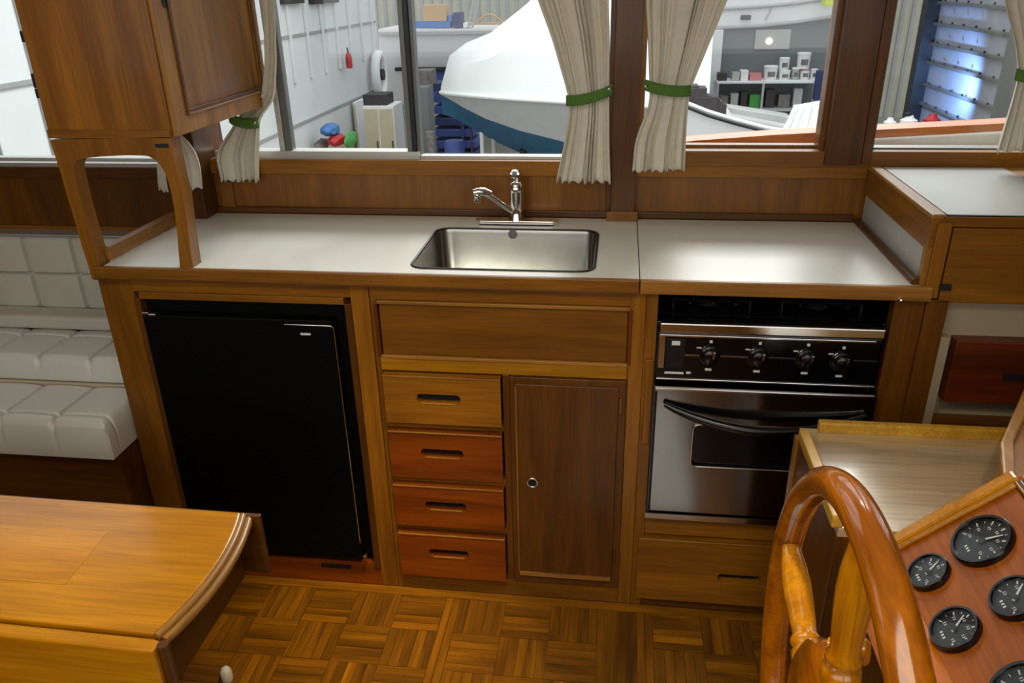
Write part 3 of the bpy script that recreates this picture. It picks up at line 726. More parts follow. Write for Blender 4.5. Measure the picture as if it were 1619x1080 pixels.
# ================================================================== CURTAINS
def curtain(name, rows, y, folds, label, hem=0., tie=None, top_extra=None, seed=0, sweep=0):
    """rows: (z, xl, xr, amplitude) from top to bottom"""
    rnd = random.Random(seed); ph = [rnd.uniform(0, 6.28) for _ in range(4)]
    zs_ = [r[0] for r in rows]
    def prof(z):
        for (a, b2) in zip(rows, rows[1:]):
            if z >= b2[0]-1e-9:
                t = (a[0]-z)/(a[0]-b2[0]); t2 = t*t*(3-2*t) if False else t
                return [a[i]+(b2[i]-a[i])*t2 for i in (1, 2, 3)]
        return list(rows[-1][1:])
    zt_, zb = zs_[0], zs_[-1]
    # smooth the outline by sampling and averaging
    def sm(z):
        acc = [0, 0, 0]
        for dz in (-.02, -.01, 0, .01, .02):
            q = prof(min(zt_, max(zb, z+dz))); acc = [acc[i]+q[i]/5 for i in range(3)]
        return acc
    def f(u, v):
        z = zt_+(zb-zt_)*v; xl, xr, am = sm(z)
        uu = u+.02*sin(2*pi*(u*2.3)+ph[0])+.012*sin(2*pi*u*5.1+ph[2]+2*v)
        x = xl+(xr-xl)*uu
        pq = 2*pi*folds*(u+.05*sin(2*pi*u*1.3+ph[0])+.03*sin(2*pi*u*2.9+ph[3]))
        yy = y - am*(sin(pq+ph[1]+.6*sin(v*5+ph[3]))*(.75+.45*sin(2*pi*1.7*u+ph[2]+3*v))+.3*sin(pq*2.3+ph[2]))
        z2 = z + (hem*(u-.5) + .004*sin(2*pi*folds*u+ph[1]))*max(0, (v-.85)/.15)
        return (x, yy, z2)
    o = MB().grid(f, folds*14, 60).build(name, 'curtain_cloth', smooth=80, solid=.0012)
    tag(o, label, 'curtain', 'cream curtains at the cabin windows')
    if tie:
        (xa_, za_), (xb_, zb_), h, snapx = tie
        n_ = 24; mb = MB()
        def g(u, v):
            x = xa_+(xb_-xa_)*u; z = za_+(zb_-za_)*u - .006*sin(pi*u)
            e = min(1, sin(pi*u)*2.2+.05) if True else 1
            return (x, y-.017-.010*e, z+(v-.5)*h)
        mb.grid(g, n_, 4).build('tie_band', 'tie_green', o, smooth=60, solid=.003)
        sx_, sz_ = snapx
        MB().lathe([(.0055, 0), (.0055, .003), (.003, .005), (0, .005)], (sx_, y-.024, sz_), (0, -1, 0), 14).build('snap', 'steel', o, smooth=40)
    return o
z_ = lambda px, py, y: at(px, py, y=y)
def row(y, py, pl, pr, am): a, b2 = at(pl, py, y=y), at(pr, py, y=y); return ((a.z+b2.z)/2, a.x, b2.x, am)
yc = .425
curtain('curtain', [(1.84, -.20, .118, .010), row(yc, 0, 850, 961, .009), row(yc, 60, 872, 963, .008), row(yc, 148, 897, 962, .005), row(yc, 175, 900, 962, .005), row(yc, 230, 890, 962, .008), row(yc, 288, 877, 964, .009)], yc, 7,
        'cream curtain with green tie left of the centre post', tie=((at(895, 163, y=.4).x, at(895, 160, y=.4).z), (at(968, 140, y=.4).x, at(968, 142, y=.4).z), .026, (at(963, 140, y=.4).x, at(963, 141, y=.4).z)), seed=1)
curtain('curtain', [(1.84, .186, .50, .010), row(yc, 0, 1020, 1146, .009), row(yc, 60, 1024, 1122, .008), row(yc, 140, 1027, 1090, .005), row(yc, 165, 1027, 1086, .005), row(yc, 220, 1004, 1082, .008), row(yc, 270, 999, 1080, .009)], yc, 7,
        'cream curtain with green tie right of the centre post', hem=.006, tie=((at(1018, 134, y=.4).x, at(1018, 134, y=.4).z), (at(1092, 144, y=.4).x, at(1092, 144, y=.4).z), .026, (at(1021, 136, y=.4).x, at(1021, 137, y=.4).z)), seed=2)
# left curtain under the hanging cabinet
curtain('curtain', [(1.84, -.812, -.75, .006), row(yc, 0, 407, 428, .006), row(yc, 100, 411, 431, .005), row(yc, 160, 405, 428, .005), row(yc, 168, 385, 425, .005), row(yc, 185, 368, 405, .005), row(yc, 200, 362, 404, .006), row(yc, 245, 330, 404, .009), row(yc, 290, 340, 404, .009)], yc+.03, 7,
        'cream curtain with green tie behind the right side of the hanging cabinet', tie=((at(360, 186, y=.43).x, at(362, 186, y=.43).z), (at(406, 194, y=.43).x, at(406, 195, y=.43).z), .028, (at(402, 194, y=.43).x, at(402, 194, y=.43).z)), seed=3)
curtain('curtain', [(1.84, -1.20, -1.12, .006), (1.215, -1.19, -1.118, .006), (1.20, -1.16, -1.07, .006), row(YL-.03, 225, 258, 300, .006), row(YL-.03, 255, 247, 316, .007), row(YL-.03, 300, 250, 322, .007)], YL-.03, 6,
        'cream curtain seen through the carved arch of the hanging cabinet', seed=4, hem=.012)
curtain('curtain', [(1.84, .92, 1.30, .010), row(yc, 0, 1590, 1760, .010), row(yc, 70, 1607, 1720, .008), row(yc, 120, 1611, 1700, .006), row(yc, 150, 1603, 1700, .007), row(yc, 240, 1575, 1710, .010)], yc, 7,
        'cream curtain at the right edge of the picture', seed=5,
        tie=((at(1608, 118, y=.4).x, at(1608, 118, y=.4).z), (at(1700, 128, y=.4).x, at(1700, 128, y=.4).z), .026, (at(1680, 128, y=.4).x, at(1680, 128, y=.4).z)))

# ================================================================== ADDED CEILING FIXTURE (made up, unseen, above the cabin fill light)
for (x, y_) in ((-.35, -1.25),):
    o = S('added_ceiling_fixture', 'headliner', x-.82, x+.82, y_-.27, y_+.27, 1.975, 1.999); 
    o['kind'] = 'structure'

# ================================================================== BOAT SHED OUTSIDE
GZ = -2.3
S('ground', 'shed_floor', -14, 16, 1.2, 26, GZ-.1, GZ, bevel=0)
XW, XR, YE = -5.34, 6.26, 23.
sh = S('shed_wall_left', 'white_wall', XW-.2, XW, 1.2, 16.9, GZ, 5, bevel=0)
for py_ in range(26):
    yy = 1.6+.78*py_
    if yy < 9: B('wall_groove', 'shed_grey', XW, XW+.02, yy, yy+.035, -.6, 3.2, sh, 0); B('wall_groove', 'shed_grey', XW, XW+.02, yy+.12, yy+.135, -.6, 3.2, sh, 0)
    elif yy < 16.8: B('wall_rib', 'white_wall', XW, XW+.05, yy, yy+.07, -.0, 3.2, sh, .01)
a = at(445, 60, x=XW+.02); B('wall_seam', 'shed_grey', XW, XW+.03, 4, 16.8, a.z-.02, a.z+.02, sh, 0)
a = at(455, 205, x=XW+.02); B('wall_seam', 'shed_grey', XW, XW+.03, 4, 16.8, a.z-.02, a.z+.02, sh, 0)
a = at(500, 205, x=XW+.02); B('lower_board', 'cream', XW, XW+.02, 9, 16.8, GZ, a.z-.4, sh, 0)
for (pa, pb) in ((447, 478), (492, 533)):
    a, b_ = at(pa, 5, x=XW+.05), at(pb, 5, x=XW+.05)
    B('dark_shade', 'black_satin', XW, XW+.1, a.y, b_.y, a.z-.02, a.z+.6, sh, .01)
bw = S('shed_wall_back', 'shed_beige', -14, 16, YE, YE+.2, GZ, 5, bevel=0)
for i in range(60):
    B('wall_rib', 'shed_grey', -8+.28*i, -8+.28*i+.08, YE-.05, YE, GZ, 4.6, bw, 0)
# corrugated right wall with girts (lines of fasteners)
rw = S('shed_wall_right', 'galvanised', XR, XR+.2, 7.0, 16.2, GZ, 5, bevel=0)
for (px, py_) in ((1500, -25), (1500, 5), (1500, 40), (1500, 74), (1500, 106), (1500, 145), (1500, 180)):
    a = at(px, py_, x=XR)
    g = B('girt', 'grey_frame', XR-.08, XR, 7.0, 16.2, a.z-.03, a.z+.03, rw, .01)
    for k in range(9): B('bolt', 'dark_frame', XR-.12, XR-.09, 12.2+k*.55, 12.23+k*.55, a.z+.04, a.z+.075, g, 0)
B('wall_end_post', 'dark_frame', XR-.25, XR, 16.0, 16.3, GZ, 5, rw)
a = at(1572, 120, x=XR-.3); B('wall_end_post', 'grey_frame', XR-.35, XR-.02, a.y-.8, a.y-.3, GZ, 5, rw)
# outside cap rail of this boat
def railbox(name, pts_top, pts_bot, y0, y1, mat, label, cat):
    n_ = len(pts_top); P = [at(px, py_, y=y0) for px, py_ in pts_top]; Qb = [at(px, py_, y=y0) for px, py_ in pts_bot]
    mb = MB().prism([(p.x, p.z) for p in P]+[(q.x, q.z) for q in reversed(Qb)], [], XZ, y0, y1)
    return mb.build(name, mat, bevel=.004, kind='structure')
cr = railbox('trim_15', [(1060, 226), (1103, 222), (1225, 213), (1310, 209)], [(1060, 240), (1103, 240), (1225, 236), (1310, 232)], .62, .70, 'caprail', 'orange teak cap rail outside the window right of the centre post', 'rail')
cr2 = railbox('trim_16', [(1370, 206), (1450, 202), (1590, 195), (1640, 192)], [(1370, 220), (1450, 216), (1590, 209), (1640, 206)], .62, .70, 'caprail', 'orange teak cap rail outside the rightmost window', 'rail')
railbox('trim_17', [(1370, 221), (1640, 206)], [(1370, 236), (1640, 228)], .60, .62, 'white_paint', 'white deck edge under the cap rail outside the rightmost window', 'deck')

def outbox(name, mat, pxa, pya, pxb, pyb, Y, D, label, cat, group=None, ground=False, **k):
    a, b2 = at(pxa, pya, y=Y), at(pxb, pyb, y=Y)
    z0 = GZ if ground else min(a.z, b2.z)
    o = MB().box(min(a.x, b2.x), max(a.x, b2.x), Y, Y+D, z0, max(a.z, b2.z)).build(name, mat, bevel=.01)
    return tag(o, label, cat, group)
YO = 13.6
# left: cupboards, extinguisher, clutter
def cupboard(pxa, pya, pxb, pyb, Y, label, doors):
    a, b2 = at(pxa, pya, y=Y), at(pxb, pyb, y=Y); t = thing('cupboard', ((a.x+b2.x)/2, Y+.3, GZ), label, 'cupboard')
    a.x = max(a.x, XW+.06); B('body', 'white_paint', a.x, b2.x, Y, Y+.7, GZ, a.z, t, .01); w_ = (b2.x-a.x)/doors
    for i in range(doors):
        d_ = B('door', 'cream', a.x+w_*i+.015, a.x+w_*(i+1)-.015, Y-.02, Y, GZ+.1, a.z-.05, t, .006)
        B('handle', 'dark_frame', a.x+w_*(i+1)-.06, a.x+w_*(i+1)-.045, Y-.05, Y-.02, a.z-.8, a.z-.65, d_, 0)
cupboard(573, 168, 627, 240, YO, 'white two-door cupboard outside, below the cluttered dark shelf', 2)
cupboard(548, 162, 570, 240, YO+.9, 'narrow pale cupboard outside beside the white wall', 1)
outbox('tool_chest', 'dark_items', 573, 150, 612, 167, YO+.1, .5, 'dark tool chest on top of the white cupboard', 'chest')
t = thing('fire_extinguisher', at(552, 100, x=XW+.15), 'red fire extinguisher hung on the white shed wall', 'extinguisher')
e0 = at(552, 100, x=XW+.15)
MB().lathe([(0, 0), (.06, .01), (.06, .24), (.03, .29), (.02, .30)], e0+Vector((0, 0, -.1)), (0, 0, 1), 16).build('cylinder', 'red_paint', t, smooth=40)
MB().tube([e0+Vector((0, 0, .19)), e0+Vector((0, -.02, .27)), e0+Vector((.02, -.09, .28))], .02, 8).build('valve', 'dark_frame', t, smooth=60)
e1 = at(600, 118, x=XW+.17)
t = thing('hose_reel', e1+Vector((0, 0, -.45)), 'white oval hose reel on the shed wall above the cupboard', 'reel')
MB().tube([e1+Vector((0, .3*cos(q), .42*sin(q))) for q in [2*pi*i/24 for i in range(24)]], .10, 10, closed=True).build('hose_coil', 'white_paint', t, smooth=60)
MB().lathe([(.12, 0), (.12, .1)], e1, (1, 0, 0), 16).build('reel_core', 'dark_items', t)
for (pa, pya, pb, pyb, mt, lb, cat, rz) in ((508, 195, 535, 214, 'blue_tarp', 'crumpled blue bag leaning in the heap outside by the white wall', 'bag', .1), (520, 212, 545, 230, 'red_paint', 'red bag at the front of the heap outside by the white wall', 'bag', 0), (548, 208, 560, 232, 'green', 'thin green roll standing outside beside the red bag', 'roll', 0), (500, 220, 518, 238, 'grey_items', 'grey sack low in the heap outside by the white wall', 'sack', 0)):
    Y = 12.2; a, b2 = at(pa, pya, y=Y), at(pb, pyb, y=Y); cx, cz = (a.x+b2.x)/2, (a.z+b2.z)/2; hx, hz = (b2.x-a.x)/2, (a.z-b2.z)/2
    mb = MB(); bmesh.ops.create_icosphere(mb.bm, subdivisions=3, radius=1)
    rr = random.Random(pa)
    for v in mb.bm.verts:
        q = v.co.copy(); k = 1+.13*sin(7*q.x+pa)*sin(6*q.z+2)+.08*sin(11*q.y)
        v.co = Vector((cx+q.x*hx*k*(1-.25*q.z), Y+q.y*.3*k, cz+q.z*hz*k))
    tag(mb.build('bag' if cat != 'roll' else 'roll', mt, smooth=80), lb, cat)
# low bench the heap lies on
a, b2 = at(478, 236, y=12.2), at(568, 240, y=12.2)
tag(B('bench', 'cream', max(a.x, XW+.06), b2.x, 11.8, 12.7, GZ, a.z-.08), 'low pale bench outside carrying the bags', 'bench')

# far boat with blue things on deck
fb = thing('moored_boat', at(700, 110, y=17.6), 'white boat standing far back in the shed behind the shrink-wrapped one', 'boat')
mb = MB(); st_px = [598, 640, 720, 800, 860]; rings = []
for i, px in enumerate(st_px):
    g_ = at(px, 46+.0*i, y=17.6); w_ = at(px, 106, y=17.6); hw = [1.0, 1.3, 1.5, 1.3, .6][i]
    rings.append([mb.bm.verts.new(v) for v in ((g_.x, 17.6, g_.z), (w_.x, 17.7, w_.z), (w_.x, 18.6, w_.z-1.0), (w_.x, 18.6+hw, w_.z), (g_.x, 18.7+hw, g_.z))])
for A_, B_ in zip(rings, rings[1:]):
    for j in range(5): mb.bm.faces.new([A_[j], A_[(j+1) % 5], B_[(j+1) % 5], B_[j]])
for R_ in (rings[0], rings[-1]): mb.bm.faces.new(R_)
mb.build('hull', 'hull_white', fb, smooth=40)
a, b2 = at(598, 46, y=17.55), at(860, 51, y=17.55); B('rub_rail', 'hull_grey', a.x, b2.x, 17.5, 17.6, b2.z-.02, b2.z+.06, fb, .01)
a, b2 = at(624, 107, y=17.6), at(706, 112, y=17.6); B('boot_stripe', 'hull_black', a.x, b2.x, 17.58, 17.7, b2.z, a.z, fb, .01)
a, b2 = at(680, 112, y=17.6), at(706, 128, y=17.6); B('keel_guard', 'blue_paint', a.x, b2.x, 17.7, 18.2, b2.z-.4, a.z, fb, .01)
for (pa, pya, pb, pyb, mt, nm, lb, cat) in ((652, 34, 712, 44, 'blue_tarp', 'folded_tarp', 'folded blue tarp on the deck of the far boat', 'tarp'), (668, 8, 706, 33, 'tan', 'seat_box', 'tan seat box above the blue tarp on the far boat', 'box'), (716, 20, 730, 44, 'blue_dark', 'barrel', 'dark blue barrel on the deck of the far boat', 'barrel'), (708, 24, 715, 34, 'blue_tarp', 'cushion', 'light blue cushion on the deck of the far boat', 'cushion'), (732, 36, 745, 44, 'white_paint', 'bucket', 'white bucket on the deck of the far boat', 'bucket')):
    outbox(nm, mt, pa, pya, pb, pyb, 17.9, .4, lb, cat)
def pole(px0, py0, px1, py1, Y, r, mat, mb):
    mb.tube([at(px0, py0, y=Y), at(px1, py1, y=Y)], r, 6)
mb = MB(); pole(740, 44, 754, -20, 17.7, .03, 0, mb); pole(747, 44, 760, -20, 17.7, .03, 0, mb)
for q in range(7): mb.tube([at(741+q*2, 38-q*9, y=17.7), at(748+q*2, 38-q*9, y=17.7)], .02, 5)
tag(mb.build('ladder', 'hull_grey', smooth=60), 'grey ladder leaning on the far boat', 'ladder')
mb = MB(); pole(745, 37, 800, 37, 17.8, .03, 0, mb); mb.tube([at(752+q*5.5, 37-14*sin(pi*q/8), y=17.8) for q in range(9)], .025, 6)
tag(mb.build('deck_rail', 'tan', smooth=60), 'brown arched deck rail on the far boat', 'rail')

# blue shelving
YB2 = 15.4; a, b2 = at(683, 132, y=YB2), at(738, 240, y=YB2)
t = thing('shelving', ((a.x+b2.x)/2, YB2+.3, GZ), 'blue stepped shelving between the black window stile and the wrapped boat', 'shelving')
for i in range(7):
    z1 = a.z-.23*i
    B('shelf', 'blue_paint' if i % 3 else 'blue_dark', a.x, b2.x+.05*i, YB2-.1*i*.5, YB2+.6, z1-.15, z1, t, .01)
for x in (a.x, b2.x): B('upright', 'blue_dark', x-.03, x+.03, YB2-.42, YB2-.36, GZ, a.z, t)
outbox('storage_bin', 'grey_items', 655, 112, 682, 135, YO+.4, .5, 'grey bin above the blue shelving', 'bin')
outbox('locker', 'wall_grey_board', 656, 138, 680, 210, YO, .5, 'tall grey locker left of the blue shelving', 'locker', ground=True)
for (pa, pya, pb, pyb, mt, lb) in ((672, 208, 690, 238, 'grey_items', 'grey drum on the shed floor left of the blue tarp'), (702, 222, 735, 240, 'blue_paint', 'blue tarp bundle on the shed floor'), (742, 180, 748, 240, 'dark_items', 'dark jack stand pole under the bow of the wrapped boat'), (758, 205, 766, 240, 'white_paint', 'white jack stand pole under the wrapped boat'), (776, 210, 785, 240, 'hull_grey', 'grey jack stand pole under the wrapped boat')):
    Y = 12.6; a, b2 = at(pa, pya, y=Y), at(pb, pyb, y=Y); cx = (a.x+b2.x)/2; r_ = (b2.x-a.x)/2
    mb = MB().lathe([(0, a.z-GZ+.02), (r_*.9, a.z-GZ), (r_, a.z-GZ-.05), (r_, .05), (r_*1.15, 0)], (cx, Y, GZ), (0, 0, 1), 14)
    tag(mb.build('drum' if 'drum' in lb else ('tarp_bundle' if 'bundle' in lb else 'jack_stand'), mt, smooth=40), lb, 'drum' if 'drum' in lb else ('tarp' if 'bundle' in lb else 'stand'))

# shrink-wrapped boat
sb = thing('wrapped_boat', at(900, 230, y=12.6), 'large boat in white shrink wrap with grey topsides and blue bottom, in the middle window', 'boat')
PX = [697, 708, 730, 765, 820, 890, 960, 1040, 1120]
GUN = [146, 148, 150, 153, 157, 161, 165, 169, 173]
HUL = [150, 156, 170, 188, 207, 224, 234, 242, 248]
BOT = [153, 160, 178, 202, 230, 258, 275, 285, 292]
RDG = [138, 88, 68, 52, 8, -60, -90, -95, -95]
HW = [.02, .3, .6, .9, 1.15, 1.25, 1.25, 1.25, 1.2]
YS = 11.6; YM = 12.6
def loft(rows_, name, mat):
    mb = MB(); R_ = [[mb.bm.verts.new(p) for p in r] for r in rows_]
    for A_, B_ in zip(R_, R_[1:]):
        for j in range(len(A_)-1): mb.bm.faces.new([A_[j], A_[j+1], B_[j+1], B_[j]])
    return mb.build(name, mat, sb, smooth=35)
cov, hul, bot = [], [], []
for i, px in enumerate(PX):
    yn = YM-HW[i]; yf = YM+HW[i]
    g_ = at(px, GUN[i], y=yn); h_ = at(px, HUL[i], y=yn+.15*HW[i]); b3 = at(px, BOT[i], y=yn+.5*HW[i]); r3 = at(px, RDG[i], y=YM)
    s_ = at(px, GUN[i]*.42+RDG[i]*.58, y=yn+.25*HW[i])
    x = g_.x
    cov.append([(x, yn, g_.z), (x, yn+.22*HW[i], s_.z), (x, YM, r3.z), (x, yf-.22*HW[i], s_.z), (x, yf, g_.z)])
    hul.append([(x, yn, g_.z), (x, yn+.15*HW[i], h_.z)]); bot.append([(x, yn+.15*HW[i], h_.z), (x, yn+.5*HW[i], b3.z), (x, YM, b3.z-.3)])
    hul[-1] = hul[-1]; 
hul2 = [[(p[0], 2*YM-p[1], p[2]) for p in r] for r in hul]; bot2 = [[(p[0], 2*YM-p[1], p[2]) for p in r] for r in bot]
loft(cov, 'shrink_cover', 'shrink_wrap'); loft(hul, 'topsides', 'hull_grey'); loft(bot, 'bottom', 'hull_blue'); loft(hul2, 'topsides', 'hull_grey'); loft(bot2, 'bottom', 'hull_blue')
MB().tube([(r[0][0], r[0][1]-.02, r[0][2]) for r in cov], .035, 8).build('cover_hem', 'shrink_wrap', sb, smooth=60)
for px in (830, 960, 1080):
    a = at(px, 240, y=YM)
    MB().tube([(a.x, YM-.3, GZ), (a.x, YM-.3, a.z+.1)], .06, 8).build('keel_stand', 'dark_frame', sb)

# right: big white hull above, grey board, shelf with pots
a, b2 = at(1090, -60, y=YO+.6), at(1345, 40, y=YO+.6)
bb = thing('high_boat', ((a.x+b2.x)/2, YO+1.5, b2.z), 'white hull high up behind the shelf, with one dark porthole', 'boat')
pts = [(1080, 47), (1120, 46), (1200, 42), (1260, 36), (1340, 24), (1345, -80), (1080, -80)]
MB().prism([(lambda v: (v.x, v.z))(at(p[0], p[1], y=YO+.6)) for p in pts], [], XZ, YO+.6, YO+2.4).build('hull', 'hull_white', bb, .02)
for off in (0, -30): 
    MB().tube([at(p[0], p[1]+off-1, y=YO+.56) for p in pts[:5]], .03, 8).build('rub_rail', 'hull_grey', bb, smooth=60)
a, b2 = at(1172, 24, y=YO+.55), at(1187, 31, y=YO+.55); B('porthole', 'black_gloss', a.x, b2.x, YO+.54, YO+.62, b2.z, a.z, bb, .01)
MB().tube([at(1222, 10, y=YO+.55), at(1210, 32, y=YO+.55)], .012, 5).build('mooring_line', 'hull_grey', bb)
outbox('marker_float', 'yellow_green', 1306, -4, 1326, 9, YO+.1, .3, 'yellow-green float under the high white hull', 'float')
gp = [(lambda v: (v.x, v.z))(at(p[0], p[1]+1, y=YO+.62)) for p in pts[1:5]]
tag(MB().prism([(gp[0][0], GZ)]+gp+[(gp[-1][0], GZ)], [], XZ, YO+.62, YO+.68).build('grey_screen', 'wall_grey_board'), 'plain grey board behind the shelf of white tubs', 'board')
outbox('whiteboard', 'laminate_grey', 1195, 47, 1248, 78, YO+.58, .035, 'pale notice sheet fixed to the grey board', 'notice')
a = at(1216, 65, y=YO+.58); tag(MB().lathe([(.0, .04), (.05, .03), (.06, 0)], a, (0, -1, 0), 14).build('wall_lamp', 'lamp_lens', smooth=40), 'small bright lamp on the pale notice sheet', 'lamp')
outbox('white_panel', 'white_paint', 1096, 48, 1134, 170, YO+.45, .1, 'tall white panel beside the curtain right of the centre post', 'panel', ground=True)
for i, (py_, mt) in enumerate(((58, 'white_paint'), (78, 'white_paint'), (98, 'laminate_grey'))):
    pass
# shelf
a, b2 = at(1134, 129, y=YO), at(1292, 133, y=YO)
sf = thing('rack', ((a.x+b2.x)/2, YO+.3, GZ), 'long two-tier rack of paint tubs and gear in the window right of the centre post', 'rack')
B('shelf', 'white_paint', a.x, b2.x, YO, YO+.55, a.z-.04, a.z, sf, .005)
c_ = at(1134, 172, y=YO); B('shelf', 'hull_grey', a.x, b2.x, YO, YO+.55, c_.z-.05, c_.z, sf, .005)
for px in (1136, 1208, 1289):
    q = at(px, 130, y=YO); B('upright', 'hull_grey', q.x-.02, q.x+.02, YO+.01, YO+.06, GZ, a.z, sf, 0)
def tub(pxa, pxb, ptop, pbot, mat, label, lid='white_paint', nm='paint_tub', ysh=.12, bz=None):
    a_, b4 = at(pxa, ptop, y=YO+ysh), at(pxb, ptop, y=YO+ysh); zb = bz if bz is not None else at(pxa, pbot, y=YO+ysh).z
    cx = (a_.x+b4.x)/2; r_ = (b4.x-a_.x)/2; h = a_.z-zb
    t = thing(nm, (cx, YO+ysh+.15, zb), label, 'tub', 'white tubs on the rack outside')
    MB().lathe([(0, 0), (r_*.88, 0), (r_*.96, h*.86)], (cx, YO+ysh+.15, zb), (0, 0, 1), 18).build('pail', mat, t, smooth=40)
    MB().lathe([(r_*.94, h*.84), (r_, h*.86), (r_, h*.96), (r_*.9, h), (0, h)], (cx, YO+ysh+.15, zb), (0, 0, 1), 18).build('lid', lid, t, smooth=40)
    MB().box(cx-r_*.5, cx+r_*.5, YO+ysh+.15-r_*1.0, YO+ysh+.15-r_*.85, zb+h*.25, zb+h*.6).build('paper_label', 'grey_items', t)
    return a_.z
zs1 = a.z+.001
tub(1210, 1233, 105, 129, 'white_paint', 'wide white tub beside the pink box on the rack', bz=zs1)
za = tub(1234, 1253, 112, 129, 'white_paint', 'white tub under the tall narrow one on the rack', bz=zs1)
tub(1235, 1252, 92, 112, 'white_paint', 'narrow white tub stacked second from left on the rack', bz=za+.002)
za = tub(1255, 1268, 108, 129, 'laminate_grey', 'small greyish tub between the stacked tubs', bz=zs1)
za = tub(1268, 1284, 110, 129, 'white_paint', 'white tub under the highest one on the rack', bz=zs1, lid='pink_box')
tub(1264, 1286, 84, 110, 'white_paint', 'big white tub topmost of all on the rack', bz=za+.002)
tub(1285, 1297, 110, 129, 'white_paint', 'white tub at the right end of the rack', bz=zs1)
def rbox(pa, pt, pb, mat, label, cat='box', nm='carton', zb=None, ysh=.1):
    a_, b4 = at(pa, pt, y=YO+ysh), at(pb, pt, y=YO+ysh)
    return tag(MB().box(a_.x, b4.x, YO+ysh, YO+ysh+.25, zb, a_.z).build(nm, mat, bevel=.006), label, cat)
rbox(1186, 117, 1205, 'pink_box', 'pink-red carton on the rack', zb=zs1)
rbox(1172, 112, 1184, 'white_paint', 'white carton left of the pink-red carton', zb=zs1)
rbox(1158, 115, 1170, 'laminate_grey', 'pale grey carton left on the rack', zb=zs1)
rbox(1136, 116, 1150, 'dark_items', 'dark flat case at the left end of the rack', nm='case', zb=zs1)
zs2 = c_.z+.001
rbox(1140, 152, 1152, 'grey_items', 'grey carton at the left end of the lower tier', zb=zs2)
rbox(1156, 148, 1168, 'laminate_grey', 'pale carton on the lower tier under the white carton', zb=zs2)
rbox(1172, 146, 1182, 'dark_items', 'dark carton on the lower tier', zb=zs2)
rbox(1186, 150, 1203, 'green', 'greenish crate on the lower tier', nm='crate', cat='crate', zb=zs2)
rbox(1212, 142, 1226, 'dark_items', 'tall dark box on the lower tier right of the middle upright', zb=zs2)
rbox(1232, 150, 1250, 'grey_items', 'grey box on the lower tier under the stacked tubs', zb=zs2)
rbox(1256, 140, 1270, 'hull_grey', 'silvery canister on the lower tier', nm='canister', cat='canister', zb=zs2)
outbox('hanging_coat', 'blue_dark', 1292, 112, 1302, 158, YO-.1, .1, 'dark blue coat hanging at the right end of the rack', 'coat')

# dinghy in front
dg = thing('open_boat', at(1180, 230, y=10.2), 'open white boat with dark rub rail just outside the window right of the centre post', 'boat')
GP = [(1060, 158), (1085, 164), (1120, 178), (1160, 190), (1210, 203), (1260, 212), (1330, 222)]
mb = MB(); R_ = []
for i, (px, py_) in enumerate(GP):
    g_ = at(px, py_, y=9.6); R_.append([mb.bm.verts.new(p) for p in ((g_.x, 9.6, g_.z), (g_.x, 9.75, g_.z-1.1), (g_.x, 10.3, g_.z-1.5), (g_.x, 11.0, g_.z-1.1), (g_.x, 11.15, g_.z), (g_.x, 11.0, g_.z), (g_.x, 10.9, g_.z-.35), (g_.x, 9.85, g_.z-.35), (g_.x, 9.75, g_.z))])
for A_, B_ in zip(R_, R_[1:]):
    for j in range(9): mb.bm.faces.new([A_[j], A_[(j+1) % 9], B_[(j+1) % 9], B_[j]])
mb.bm.faces.new(R_[0]); mb.bm.faces.new(R_[-1]); mb.build('hull', 'hull_white', dg, smooth=35)
MB().tube([at(px, py_+5, y=9.55) for px, py_ in GP], .022, 8).build('rub_rail', 'hull_black', dg, smooth=60)
MB().tube([at(px, py_-1, y=9.62) for px, py_ in GP], .03, 8).build('gunwale', 'hull_white', dg, smooth=60)
a, b2 = at(1150, 168, y=10.6), at(1250, 190, y=10.6)
MB().prism([(lambda v: (v.x, v.z))(at(*p, y=10.6)) for p in ((1150, 168), (1250, 184), (1250, 196), (1155, 178))], [], XZ, 10.5, 10.9).build('thwart', 'hull_grey', dg, .01)
mb = MB(); rr = random.Random(3)
a = at(1092, 142, y=10.4); 
for i in range(14):
    p = at(1088+3.4*i, 140+1.9*i+rr.uniform(-3, 4), y=10.3); s_ = .10+rr.random()*.07
    mb.box(p.x-s_, p.x+s_, p.y-s_, p.y+s_, p.z-s_*1.8, p.z+s_*.3, Matrix.Identity(4))
tag(mb.build('gear_heap', 'dark_items', bevel=.01), 'jumble of dark gear lying in the bow of the open boat', 'gear', kind='stuff')
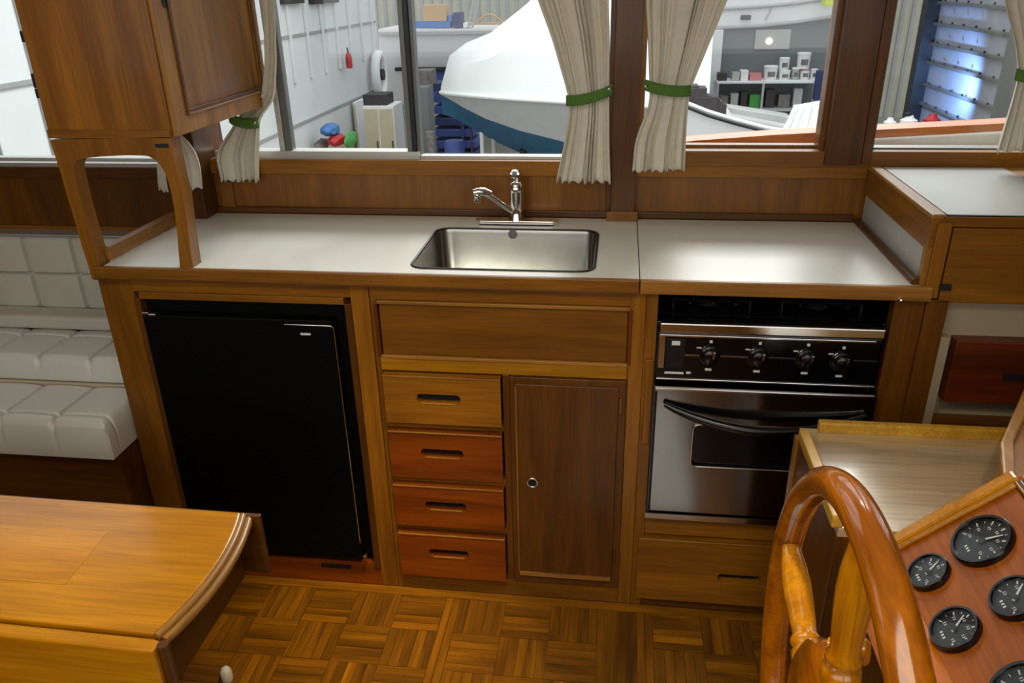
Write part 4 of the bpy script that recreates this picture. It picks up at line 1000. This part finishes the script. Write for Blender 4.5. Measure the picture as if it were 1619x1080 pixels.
# draped seat
a, b2 = at(1252, 152, y=10.0), at(1312, 214, y=10.0)
mb = MB()
def drape(u, v):
    wv = .03*sin(2*pi*6*u)*v+.02*sin(2*pi*11*u+1)*v
    x = a.x+(b2.x-a.x)*u - .22*v*(1-u)*1.0+.06; z = a.z-(a.z-b2.z)*v - (.10*(1-u)*(v < .2))
    return (x+wv*.4, 9.9-.12*v-wv, z)
mb.grid(drape, 50, 20); mb.build('x', 'white_paint', None, smooth=70, solid=.02)
o = bpy.data.objects[-1] if False else [q for q in COL.objects if q.name == 'x'][0]
o.name = 'draped_seat'; tag(o, 'white cloth-draped seat at the stern of the open boat', 'seat')
# small things seen low in the right-hand window
def litem(pa, pt, pb, pbm, mat, nm, label, cat, Y=12.0):
    a_, b4 = at(pa, pt, y=Y), at(pb, pbm, y=Y); cx = (a_.x+b4.x)/2; r_ = (b4.x-a_.x)/2
    return tag(MB().lathe([(0, a_.z-b4.z), (r_*.4, a_.z-b4.z), (r_*.55, (a_.z-b4.z)*.8), (r_, (a_.z-b4.z)*.65), (r_, 0), (0, 0)], (cx, Y, b4.z), (0, 0, 1), 16).build(nm, mat, smooth=40), label, cat)
zb_ = at(1430, 204, y=12.).z
litem(1425, 182, 1448, 204, 'white_paint', 'bottle', 'white can with dark cap seen low in the rightmost window', 'can')
litem(1431, 177, 1442, 183, 'dark_frame', 'cap', 'dark cap on the white can in the rightmost window', 'cap')
litem(1462, 180, 1484, 204, 'red_paint', 'fuel_can', 'red fuel can seen low in the rightmost window', 'can')
litem(1398, 186, 1415, 205, 'hull_white', 'jug', 'pale jug at the left of the rightmost window', 'jug')
tag(B('work_table', 'hull_grey', at(1385, 206, y=12.).x, min(at(1600, 206, y=12.).x, XR-1.0), 11.7, 12.6, zb_-.09, zb_-.012), 'grey work table outside the rightmost window', 'table')
for px in (1392, 1500):
    q = at(px, 206, y=12.); B('leg', 'grey_frame', q.x-.03, q.x+.03, 12.0, 12.06, GZ, zb_-.08, bpy.data.objects['work_table'])
